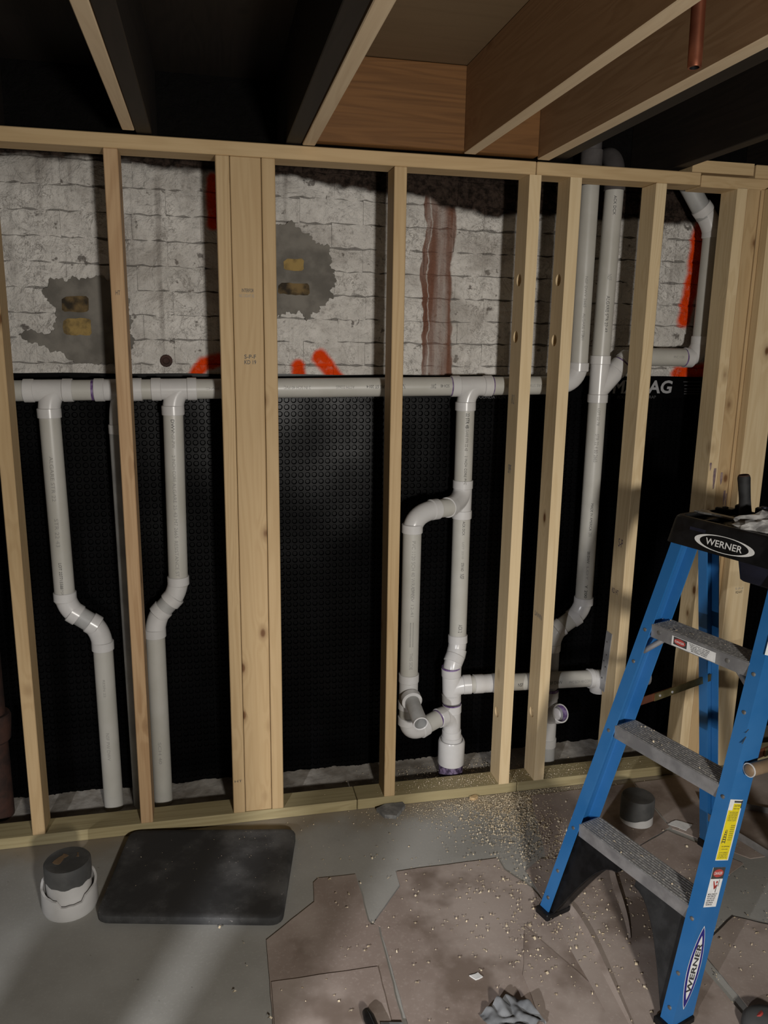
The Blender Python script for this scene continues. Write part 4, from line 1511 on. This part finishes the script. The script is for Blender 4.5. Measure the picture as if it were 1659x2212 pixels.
# marker scratches on the near rail
for o_, z0, z1 in ((0.004, 0.69, 0.70), (0.001, 0.665, 0.683)):
    decal('scuff', 'ink', lambda b_: b_.add([web_pt(o_, z0, .0008), web_pt(o_ + .004, z0 + .002, .0008), web_pt(o_ + .012, z1, .0008), web_pt(o_ + .008, z1, .0008)], [(0, 1, 2, 3)]), nr)


# things on the ladder's top tray (ladder axes turned into world positions)
CA, SA = math.cos(0.3018), math.sin(0.3018)


def lw(x, y, z):
    return (0.933 + CA * x - SA * y, -0.806 + SA * x + CA * y, z)


ZT = CZ1 - 0.013
ha = thing('hand_tool', 'black rubber gripped hand tool standing upright on the ladder cap', 'tool', lw(0.47, 0.045, ZT))
a0, a1 = Vector(lw(0.47, 0.047, ZT)), Vector(lw(0.455, 0.056, ZT + 0.118))
pth = [a0.lerp(a1, t_) for t_ in (0, .15, .3, .5, .7, .85, .95, 1.0)]
B().tube(pth, [0.0165, 0.0160, 0.0150, 0.0145, 0.0150, 0.0155, 0.016, 0.0145], 18).build('grip', 'rubber', ha, smooth=40)
B().lathe(a1, a1 - a0, [(0.0, 0.0145), (0.003, 0.0125), (-0.002, 0.009), (-0.004, 0)], 18).build('worn_end', 'iron', ha, smooth=40)


def lump(seed, cx, cy, cz, rx, ry, rz, rough=0.35, sub=3):
    bm_ = bmesh.new()
    bmesh.ops.create_icosphere(bm_, subdivisions=sub, radius=1.0)
    vs_ = []
    for v in bm_.verts:
        d = 1 + rough * noise.noise(v.co * 2.1 + Vector((seed, seed * 1.7, 0))) + rough * 0.5 * noise.noise(v.co * 5.3 + Vector((seed, 0, 3)))
        vs_.append((cx + v.co.x * rx * d, cy + v.co.y * ry * d, max(0.0, cz + v.co.z * rz * d) if cz < 0.2 else cz + v.co.z * rz * d))
    bm_.verts.index_update()
    fs_ = [tuple(v.index for v in f.verts) for f in bm_.faces]
    bm_.free()
    return B().add(vs_, fs_)


x_, y_, z_ = lw(0.40, -0.045, CZ1 + 0.006)
o = lump(5, x_, y_, z_, 0.065, 0.055, 0.022, 0.75).build('plastic_bag', 'plastic_bag', None, smooth=0)
tag(o, 'crumpled clear plastic bag lying on the ladder cap', 'bag')
for i, (lx, ly, w_, d_, h_, lab) in enumerate(((0.475, 0.115, 0.05, 0.022, 0.020, 'flat black socket tool at the left of the ladder cap'),
                                               (0.50, 0.085, 0.026, 0.026, 0.032, 'small black lidded box behind the tray on the ladder cap'),
                                               (0.50, 0.018, 0.036, 0.03, 0.036, 'black block beside the upright handle on the ladder cap'))):
    t_ = thing('tool_block', lab, 'tool', lw(lx, ly, ZT), 0.3018 + R.uniform(-0.3, 0.3))
    body = B()
    rings = [[(x, y, z) for x, y in rrect(-d_ / 2 + q, d_ / 2 - q, -w_ / 2 + q, w_ / 2 - q, 0.005, 3)] for z, q in ((0, 0.001), (0.002, 0), (h_ - 0.003, 0), (h_, 0.003))]
    loft(body, rings).build('body', 'black', t_, 30, world=False)
    B().lathe((0, 0, h_ - 0.0005), (0, 0, 1), [(0, 0.008), (0.003, 0.008), (0.004, 0.006), (0.004, 0.003), (0.001, 0.0)], 12).build('knob', 'navy', t_, 40, world=False)
pl = thing('flat_wrench', 'flat dark metal plate tool lying across the ladder tray', 'tool', lw(0.40, 0.075, CZ1 - 0.002), 0.3018)
poly = [(-0.008, -0.07), (0.006, -0.075), (0.012, -0.03), (0.01, 0.03), (0.02, 0.05), (0.018, 0.07), (0.0, 0.062), (-0.014, 0.068), (-0.012, 0.04), (-0.006, 0.02)]
B().prism(poly, 0.0, 0.005).build('body', 'rivet', pl, 0, world=False)
B().lathe((0.002, -0.06, 0.005), (0, 0, 1), [(0, 0.005), (0.0008, 0.005), (0.0008, 0.0)], 12).build('hole', 'black', pl, 0, world=False)
for i, (lx, ly) in enumerate(((0.345, 0.035), (0.338, 0.02), (0.35, 0.012))):
    x_, y_, z_ = lw(lx, ly, ZT)
    o = B().lathe((x_, y_, z_), (0.8 - i * 0.3, 0.5, 0.0), [(0, 0.0), (0, 0.0035), (0.003, 0.0035), (0.0035, 0.0018), (0.016, 0.0016), (0.018, 0)], 8)
    o.v = [(v[0], v[1], v[2] + 0.004) for v in o.v]
    o = o.build('brass_screw', 'brass', None, 40)
    tag(o, ('left', 'middle', 'right')[i] + ' one of three small brass screws in the ladder tray', 'screw', 'loose screws in the ladder tray')

# brown pole poking through the near rail
po = thing('wooden_pole', 'brown round pole resting against the near blue ladder rail', 'pole', lw(0.225, -0.205, 0.0))
a0, a1 = Vector(lw(0.214, -0.218, 0.617)), Vector(lw(0.95, -0.28, 0.60))
B().tube([a0, a1], 0.0155, 20).build('shaft', 'pole', po, smooth=40)
B().lathe(a0, a0 - a1, [(-0.002, 0.0155), (0.003, 0.0148), (0.007, 0.0115), (0.0085, 0.006), (0.0088, 0.0)], 20).build('end_cap', 'pole', po, smooth=40)
B().lathe(a0, a0 - a1, [(0.001, 0.0154), (0.001, 0.0168), (0.0035, 0.0168), (0.0035, 0.0148)], 20).build('white_rim', 'fitting', po, smooth=40)

# ------------------------------------------------------------------ things on the floor
# foam pad
corners = [Vector((-0.292, -0.006)), Vector((0.233, -0.100)), Vector((0.151, -0.502)), Vector((-0.352, -0.392))]


def round_poly(cs, r, n=5):
    out = []
    k = len(cs)
    for i in range(k):
        p, a, c = cs[i], cs[i - 1], cs[(i + 1) % k]
        d0, d1 = (a - p).normalized(), (c - p).normalized()
        s_, e_ = p + d0 * r, p + d1 * r
        for q in range(n + 1):
            t_ = q / n
            pt = s_ * (1 - t_) ** 2 + p * 2 * t_ * (1 - t_) + e_ * t_ * t_
            out.append((pt.x, pt.y))
    return out


base = round_poly(corners, 0.036)
cxm = sum(p[0] for p in base) / len(base)
cym = sum(p[1] for p in base) / len(base)


def inset(poly, d):
    out = []
    for x, y in poly:
        v = Vector((x - cxm, y - cym))
        L = v.length
        out.append((cxm + v.x * (L - d) / L, cym + v.y * (L - d) / L))
    return out


b = B()
loft(b, [[(x, y, z) for x, y in inset(base, d)] for z, d in ((0.0, 0.003), (0.003, 0.0), (0.019, 0.0), (0.023, 0.002), (0.025, 0.007), (0.024, 0.03))])
o = b.build('kneeling_pad', 'foam', None, smooth=40)
tag(o, 'dusty black foam kneeling pad lying on the concrete floor', 'pad')

# capped pipe stubs
t_ = thing('pipe_stub', 'white plastic pipe stub with dark cap beside the black foam pad', 'pipe stub', (-0.43, -0.30, 0.0))
sl_ = B()
n_ = 40
vs, fs = [], []
for i, (r_, zf) in enumerate(((0.071, 0.0), (0.0755, 0.014), (0.0745, None), (0.068, None), (0.063, 0.04))):
    for k in range(n_):
        a = 2 * math.pi * k / n_
        zt = 0.076 + 0.014 * math.sin(a - 0.2) + 0.006 * noise.noise(Vector((math.cos(a) * 3, math.sin(a) * 3, 1)))
        if abs(((a - 4.9 + math.pi) % (2 * math.pi)) - math.pi) < 0.5:
            zt -= 0.016
        vs.append((-0.43 + r_ * math.cos(a), -0.30 + r_ * math.sin(a), zt if zf is None else zf))
for i in range(4):
    for k in range(n_):
        fs.append((i * n_ + k, i * n_ + (k + 1) % n_, (i + 1) * n_ + (k + 1) % n_, (i + 1) * n_ + k))
B().add(vs, fs).build('sleeve', 'fitting', t_, smooth=40)
B().lathe((-0.43, -0.30, 0.0), (0, 0, 1), [(0.02, 0.0605), (0.128, 0.0605), (0.130, 0.058), (0.130, 0.0)], 36).build('pipe', 'fitting', t_, smooth=40)
vs, fs = [], []
for i, (r_, zf) in enumerate(((0.0622, None), (0.0630, 0.115), (0.0625, 0.140), (0.059, 0.145), (0.03, 0.1455), (0.0005, 0.146))):
    for k in range(n_):
        a = 2 * math.pi * k / n_
        zt = 0.094 + 0.010 * noise.noise(Vector((math.cos(a) * 2, math.sin(a) * 2, 5))) + 0.004 * math.sin(a * 9)
        vs.append((-0.43 + r_ * math.cos(a), -0.30 + r_ * math.sin(a), zt if zf is None else zf))
for i in range(5):
    for k in range(n_):
        fs.append((i * n_ + k, i * n_ + (k + 1) % n_, (i + 1) * n_ + (k + 1) % n_, (i + 1) * n_ + k))
cap_ = B().add(vs, fs).build('cap', 'cap_grey', t_, smooth=40)
for (px, py, w_, h_, an) in ((-0.448, -0.295, 0.018, 0.042, -0.6), (-0.405, -0.283, 0.008, 0.02, 0.2)):
    c_, s_ = math.cos(an), math.sin(an)
    pts = ragged([(-w_ / 2, -h_ / 2), (w_ / 2, -h_ / 2), (w_ / 2, h_ / 2), (-w_ / 2, h_ / 2)], 0.006, 0.006, int(h_ * 1000))
    B().prism([(px + x * c_ - y * s_, py + x * s_ + y * c_) for x, y in pts], 0.1455, 0.1465).build('tan_residue', 'pole', cap_, smooth=0)
t_ = thing('pipe_stub', 'low dark-capped white pipe stub standing behind the ladder', 'pipe stub', (1.372, -0.24, 0.0))
B().lathe((1.372, -0.24, 0.0), (0, 0, 1), [(0, 0.052), (0.002, 0.054), (0.032, 0.053), (0.034, 0.0505), (0.05, 0.0505)], 32).build('collar', 'fitting', t_, smooth=40)
vs, fs = [], []
for i, (r_, zf) in enumerate(((0.0545, None), (0.0555, 0.05), (0.0545, 0.088), (0.051, 0.093), (0.02, 0.092), (0.0005, 0.091))):
    for k in range(n_):
        a = 2 * math.pi * k / n_
        zt = 0.022 + 0.012 * math.sin(a + 2.4) + 0.004 * noise.noise(Vector((math.cos(a) * 2, math.sin(a) * 2, 8)))
        vs.append((1.372 + r_ * math.cos(a), -0.24 + r_ * math.sin(a), zt if zf is None else zf))
for i in range(5):
    for k in range(n_):
        fs.append((i * n_ + k, i * n_ + (k + 1) % n_, (i + 1) * n_ + (k + 1) % n_, (i + 1) * n_ + k))
B().add(vs, fs).build('cap', 'cap_grey', t_, smooth=40)

# brown protection board and paper sheets
def sheet(poly, z0, th, label, mat='board', wav=0.0, seed=0):
    b_ = B()
    poly = ragged(poly, 0.002, 0.03, seed)
    b_.prism(poly, z0, z0 + th)
    o_ = b_.build('floor_board_sheet', mat, None, smooth=0)
    return tag(o_, label, 'floor board', 'brown protection boards on the floor')


sheet([(0.256, -0.344), (0.273, -0.329), (0.388, -0.332), (0.386, -0.53), (0.391, -0.546), (0.409, -0.552), (0.405, -0.70), (0.39, -1.25), (0.09, -1.2), (0.10, -0.816), (0.103, -0.698), (0.104, -0.548), (0.248, -0.427)],
      0.0006, 0.0030, 'notched brown floor board in front of the foam pad', seed=1)
sheet([(0.106, -0.696), (0.378, -0.700), (0.374, -0.853), (0.37, -1.22), (0.098, -1.18)], 0.0037, 0.0028, 'rectangular brown board lying on the notched board', seed=2)
mid_board = sheet([(0.51, -0.343), (0.834, -0.343), (0.836, -0.399), (0.885, -0.49), (0.93, -0.72), (0.90, -1.3), (0.41, -1.27), (0.414, -0.56), (0.400, -0.545), (0.506, -0.41)],
      0.0008, 0.0030, 'large brown floor board in the middle with an angled notch', seed=3)
sheet([(1.075, -0.035), (1.48, -0.03), (1.46, -0.30), (1.20, -0.42), (0.985, -0.38)], 0.0010, 0.0025, 'brown board against the sole plate under the ladder', seed=4)
sheet([(1.485, -0.03), (2.2, -0.02), (2.2, -0.50), (1.62, -0.50), (1.465, -0.31)], 0.0010, 0.0028, 'brown board at the right behind the ladder', seed=5)
creased = sheet([(0.90, -0.42), (0.965, -0.375), (1.20, -0.425), (1.44, -0.32), (1.58, -0.52), (1.38, -0.62), (1.20, -0.80), (1.22, -1.3), (0.88, -1.3), (0.895, -0.70)], 0.0042, 0.0022,
      'creased brown paper board beneath the ladder feet', seed=6)
sheet([(1.235, -0.81), (1.40, -0.72), (1.62, -0.86), (1.7, -1.3), (1.24, -1.3)], 0.0044, 0.0022, 'brown board at the bottom right corner', seed=7)

sheet([(0.805, -0.640), (0.935, -0.965), (0.93, -1.3), (0.70, -1.3), (0.735, -0.80)], 0.0040, 0.0022, 'brown paper piece with a slanting edge left of the near ladder foot', seed=8)

# curled paper edges / creases
def ridge(path, h, w, par):
    b_ = B()
    vs_, fs_ = [], []
    n__ = len(path)
    prof = [(-1.0, 0.0), (-0.55, 0.35), (-0.15, 0.9), (0.05, 1.0), (0.12, 0.85), (0.1, 0.3), (0.16, 0.0)]
    for i, (x, y, s__) in enumerate(path):
        a = Vector(path[max(0, i - 1)][:2])
        c = Vector(path[min(n__ - 1, i + 1)][:2])
        d = (c - a).normalized()
        nn = Vector((-d.y, d.x))
        for u_, v_ in prof:
            vs_.append((x + nn.x * u_ * w * s__, y + nn.y * u_ * w * s__, 0.0064 + v_ * h * s__))
    k = len(prof)
    for i in range(n__ - 1):
        for q in range(k - 1):
            fs_.append((i * k + q, i * k + q + 1, (i + 1) * k + q + 1, (i + 1) * k + q))
    b_.add(vs_, fs_)
    return b_.build('paper_crease', 'board', par, smooth=50)


def curve(pts, n=14):
    P0, P1, P2, P3 = [Vector(p) for p in pts]
    out = []
    for i in range(n + 1):
        t_ = i / n
        p = P0 * (1 - t_) ** 3 + P1 * 3 * t_ * (1 - t_) ** 2 + P2 * 3 * t_ * t_ * (1 - t_) + P3 * t_ ** 3
        out.append((p.x, p.y, 0.35 + 0.65 * math.sin(math.pi * min(1, 0.15 + t_ * 0.85))))
    return out


ridge(curve([(0.955, -0.54), (0.98, -0.66), (0.955, -0.78), (0.93, -1.0)]), 0.012, 0.016, creased)
ridge(curve([(1.19, -0.42), (1.13, -0.52), (1.13, -0.62), (1.07, -0.74)]), 0.010, 0.015, creased)

# debris, offcuts and small things
def shard(name, poly, z0, th, mat, label, cat, group=None):
    o_ = B().prism(poly, z0, z0 + th).build(name, mat, None, smooth=0)
    return tag(o_, label, cat, group)


shard('mortar_chunk', ragged([(0.515, -0.022), (0.548, -0.004), (0.612, -0.003), (0.618, -0.022), (0.572, -0.078), (0.535, -0.066)], 0.003, 0.012, 5), 0.0, 0.014, 'tile_grey',
      'flat grey mortar chunk at the foot of the middle stud', 'debris')
shard('wood_chip', ragged([(0.853, -0.012), (0.878, -0.004), (0.884, -0.016), (0.868, -0.026), (0.857, -0.022)], 0.002, 0.01, 6), 0.0, 0.012, 'pine_x',
      'tan wood chip leaning by the sole plate', 'wood chip')
shard('paper_scrap', ragged([(1.53, -0.36), (1.57, -0.345), (1.60, -0.39), (1.56, -0.42)], 0.003, 0.015, 7), 0.007, 0.001, 'white', 'small white paper scrap beside the rear ladder foot', 'paper')
shard('paper_scrap', ragged([(1.46, -0.29), (1.50, -0.275), (1.54, -0.31), (1.50, -0.335)], 0.003, 0.015, 8), 0.0072, 0.001, 'white', 'white paper scrap left of the rear ladder foot', 'paper')
shard('white_flake', ragged([(0.60, -0.775), (0.625, -0.77), (0.632, -0.785), (0.61, -0.792)], 0.003, 0.008, 9), 0.0042, 0.003, 'white', 'white plaster flake on the middle brown board', 'debris')
mt_ = thing('metal_trim', 'silver metal edging strip on the floor at the right', 'metal strip', (1.75, -0.22, 0.004))
B().sweep([(-0.012, 0), (0.012, 0), (0.012, 0.002), (-0.01, 0.002), (-0.01, 0.022), (-0.012, 0.022)], (1.66, -0.17, 0.0042), (2.05, -0.42, 0.0042), (0.53, 0.85, 0), (0, 0, 1)).build('strip', 'alu', mt_, 0)
for f_ in (0.3, 0.7):
    B().lathe((1.66 + 0.39 * f_, -0.17 - 0.25 * f_, 0.006), (0, 0, 1), [(0, 0.004), (0.001, 0.003), (0.0012, 0)], 8).build('screw_head', 'rivet', mt_, 40)
# black boot-like tip, grey rag and dark lid at the bottom edge
t_ = thing('black_tool_tip', 'black pointed tool tip with a seam at the bottom edge', 'tool', (0.325, -0.875, 0.0066))
B().tube([(0.318, -0.838, 0.018), (0.319, -0.845, 0.020), (0.322, -0.865, 0.021), (0.328, -0.91, 0.022), (0.334, -0.96, 0.022)], [0.004, 0.010, 0.0135, 0.014, 0.014], 18).build('body', 'black', t_, smooth=40)
B().tube([(0.3185, -0.840, 0.0235), (0.320, -0.852, 0.0315), (0.323, -0.87, 0.0350), (0.329, -0.912, 0.0362), (0.334, -0.958, 0.0362)], 0.0012, 8).build('seam', 'rubber', t_, smooth=40)
shard('grey_offcut', ragged([(0.348, -0.872), (0.40, -0.882), (0.40, -0.93), (0.35, -0.93)], 0.002, 0.02, 12), 0.0066, 0.004, 'tile_grey', 'flat grey offcut beside the black tool tip', 'offcut')
bm_ = bmesh.new()
bmesh.ops.create_grid(bm_, x_segments=30, y_segments=30, size=0.5)
vs, fs = [], []
for v in bm_.verts:
    x, y = v.co.x, v.co.y
    rr_ = math.hypot(x, y)
    z = 0.016 + 0.034 * abs(noise.noise(Vector((x * 3.2 + y, y * 2.2, 4)))) + 0.004 * noise.noise(Vector((x * 7, y * 7, 8))) - 0.03 * max(0, rr_ - 0.40)
    an = 0.4
    vs.append((0.655 + 0.115 * (x * math.cos(an) - y * math.sin(an)) * (1 + 0.1 * noise.noise(Vector((y * 3, 0, 0)))), -0.925 + 0.10 * (x * math.sin(an) + y * math.cos(an)), max(0.005, z)))
bm_.verts.index_update()
fs = [tuple(v.index for v in f.verts) for f in bm_.faces]
bm_.free()
o = B().add(vs, fs).build('work_rag', 'rag', None, smooth=70)
tag(o, 'crumpled grey rag at the bottom edge of the brown board', 'rag')
t_ = thing('round_lid', 'dark round lid with a red mark in the bottom right corner', 'lid', (1.235, -1.075, 0.0066))
B().lathe((1.235, -1.075, 0.0066), (0, 0, 1), [(0, 0.055), (0.004, 0.058), (0.02, 0.057), (0.03, 0.048), (0.036, 0.03), (0.037, 0.0)], 32).build('dome', 'cap_grey', t_, smooth=40)
B().lathe((1.218, -1.048, 0.0335), (-0.25, 0.45, 0.85), [(0, 0.02), (0.0035, 0.018), (0.005, 0.0)], 18).build('red_mark', 'red', t_, smooth=40)


# heaps of dust along the foot of the membrane
def rubble():
    vs_, fs_ = [], []
    NXr, NYr = 260, 9
    for i in range(NXr + 1):
        x = -0.9 + 3.0 * i / NXr
        h0 = 0.007 + 0.012 * max(0, noise.noise(Vector((x * 3.0, 2, 1)))) + (0.020 if x > 1.22 else 0.006) * (0.6 + noise.noise(Vector((x * 11, 0, 5))))
        for j in range(NYr + 1):
            t_ = j / NYr
            y = 0.130 + 0.145 * t_
            z = h0 * t_ ** 1.6 + 0.006 * noise.noise(Vector((x * 40, y * 40, 2))) * t_ + 0.003 * noise.noise(Vector((x * 90, y * 90, 7))) * t_
            vs_.append((x, y, max(-0.002, z)))
    for i in range(NXr):
        for j in range(NYr):
            a = i * (NYr + 1) + j
            fs_.append((a, a + 1, a + NYr + 2, a + NYr + 1))
    o_ = B().add(vs_, fs_).build('dust_heap', M['dust'], None, smooth=60)
    tag(o_, 'grey brown dust and rubble heaped along the foot of the membrane', 'dust', kind='stuff')


M['dust'] = mottled('dust and grit', (0.20, 0.175, 0.145), (0.36, 0.335, 0.30), 14, 0.95, 0, 0.6, 0.003)
rubble()


# wood shavings and sawdust: thousands of tiny curls, one object
def shavings():
    rr = random.Random(11)
    vs_, fs_ = [], []

    def chip(x, y, z, s_):
        a = rr.uniform(0, math.tau)
        ca_, sa_ = math.cos(a), math.sin(a)
        s_ *= 0.72
        w_ = s_ * rr.uniform(0.3, 0.75)
        h_ = s_ * rr.uniform(0.15, 0.5)
        n = len(vs_)
        for u_, hh in ((-0.5, 0.0), (0.0, h_), (0.5, rr.uniform(0, h_))):
            for v_ in (-0.5, 0.5):
                vs_.append((x + ca_ * u_ * s_ - sa_ * v_ * w_, y + sa_ * u_ * s_ + ca_ * v_ * w_, z + hh + abs(v_) * rr.uniform(0, .3) * s_))
        fs_.append((n, n + 1, n + 3, n + 2))
        fs_.append((n + 2, n + 3, n + 5, n + 4))

    def zone(count, cx, cy, sx, sy, s0, s1, z, ymin=-9, ymax=9):
        for _ in range(count):
            x, y = rr.gauss(cx, sx), rr.gauss(cy, sy)
            if not (ymin < y < ymax):
                continue
            chip(x, y, z, rr.uniform(s0, s1) * (1.6 if rr.random() < 0.06 else 1))

    zone(5000, 0.95, -0.05, 0.16, 0.06, 0.0015, 0.004, 0.0006, ymax=-0.002)
    zone(2600, 0.985, -0.10, 0.11, 0.09, 0.003, 0.010, 0.001, ymax=-0.003)
    zone(2000, 0.93, -0.035, 0.22, 0.035, 0.002, 0.006, 0.001, ymax=-0.002)
    zone(700, 0.97, -0.26, 0.10, 0.10, 0.003, 0.010, 0.005, ymax=-0.003)
    zone(900, 0.93, 0.045, 0.17, 0.022, 0.002, 0.007, 0.0382, 0.002, 0.087)
    zone(1200, 0.92, 0.17, 0.16, 0.05, 0.002, 0.007, 0.006, 0.093, 0.25)
    zone(350, 1.30, 0.045, 0.2, 0.022, 0.002, 0.006, 0.0382, 0.002, 0.087)
    zone(280, 1.02, -0.52, 0.14, 0.12, 0.004, 0.011, 0.0068)
    zone(220, 0.84, -0.62, 0.15, 0.13, 0.003, 0.010, 0.0068)
    zone(110, 0.72, -0.55, 0.2, 0.18, 0.003, 0.012, 0.0045)
    zone(170, 1.05, -0.78, 0.2, 0.14, 0.003, 0.011, 0.0070)
    zone(40, 0.3, -0.65, 0.16, 0.15, 0.004, 0.012, 0.0068)
    zone(60, 0.62, -0.2, 0.2, 0.12, 0.003, 0.010, 0.0006, ymax=-0.005)
    zone(160, 1.35, -0.65, 0.2, 0.2, 0.003, 0.010, 0.0070)
    zone(60, 0.0, -0.22, 0.22, 0.12, 0.002, 0.005, 0.0252, -0.36, -0.08)
    me = B().add(vs_, fs_)
    o_ = me.build('wood_shavings', 'shaving', None, smooth=0)
    tag(o_, 'pale wood shavings and sawdust scattered over the floor', 'shavings', kind='stuff')
    # dust on the ladder steps
    vs2 = B()
    keep_v, keep_f = list(vs_), list(fs_)
    vs_.clear()
    fs_.clear()
    for k in (1, 2, 3):
        z = HS * k
        for _ in range(46 if k < 3 else 26):
            lx = LEAN * z + rr.uniform(0.004, 0.068)
            ly = rr.uniform(-0.17, 0.16)
            x, y, _z = lw(lx, ly, 0)
            chip(x, y, z + 0.0018, rr.uniform(0.002, 0.006) * (2.0 if rr.random() < 0.08 else 1))
    o_ = B().add(vs_, fs_).build('step_shavings', 'shaving', None, smooth=0)
    tag(o_, 'pale wood shavings lying on the metal ladder steps', 'shavings', kind='stuff')


shavings()
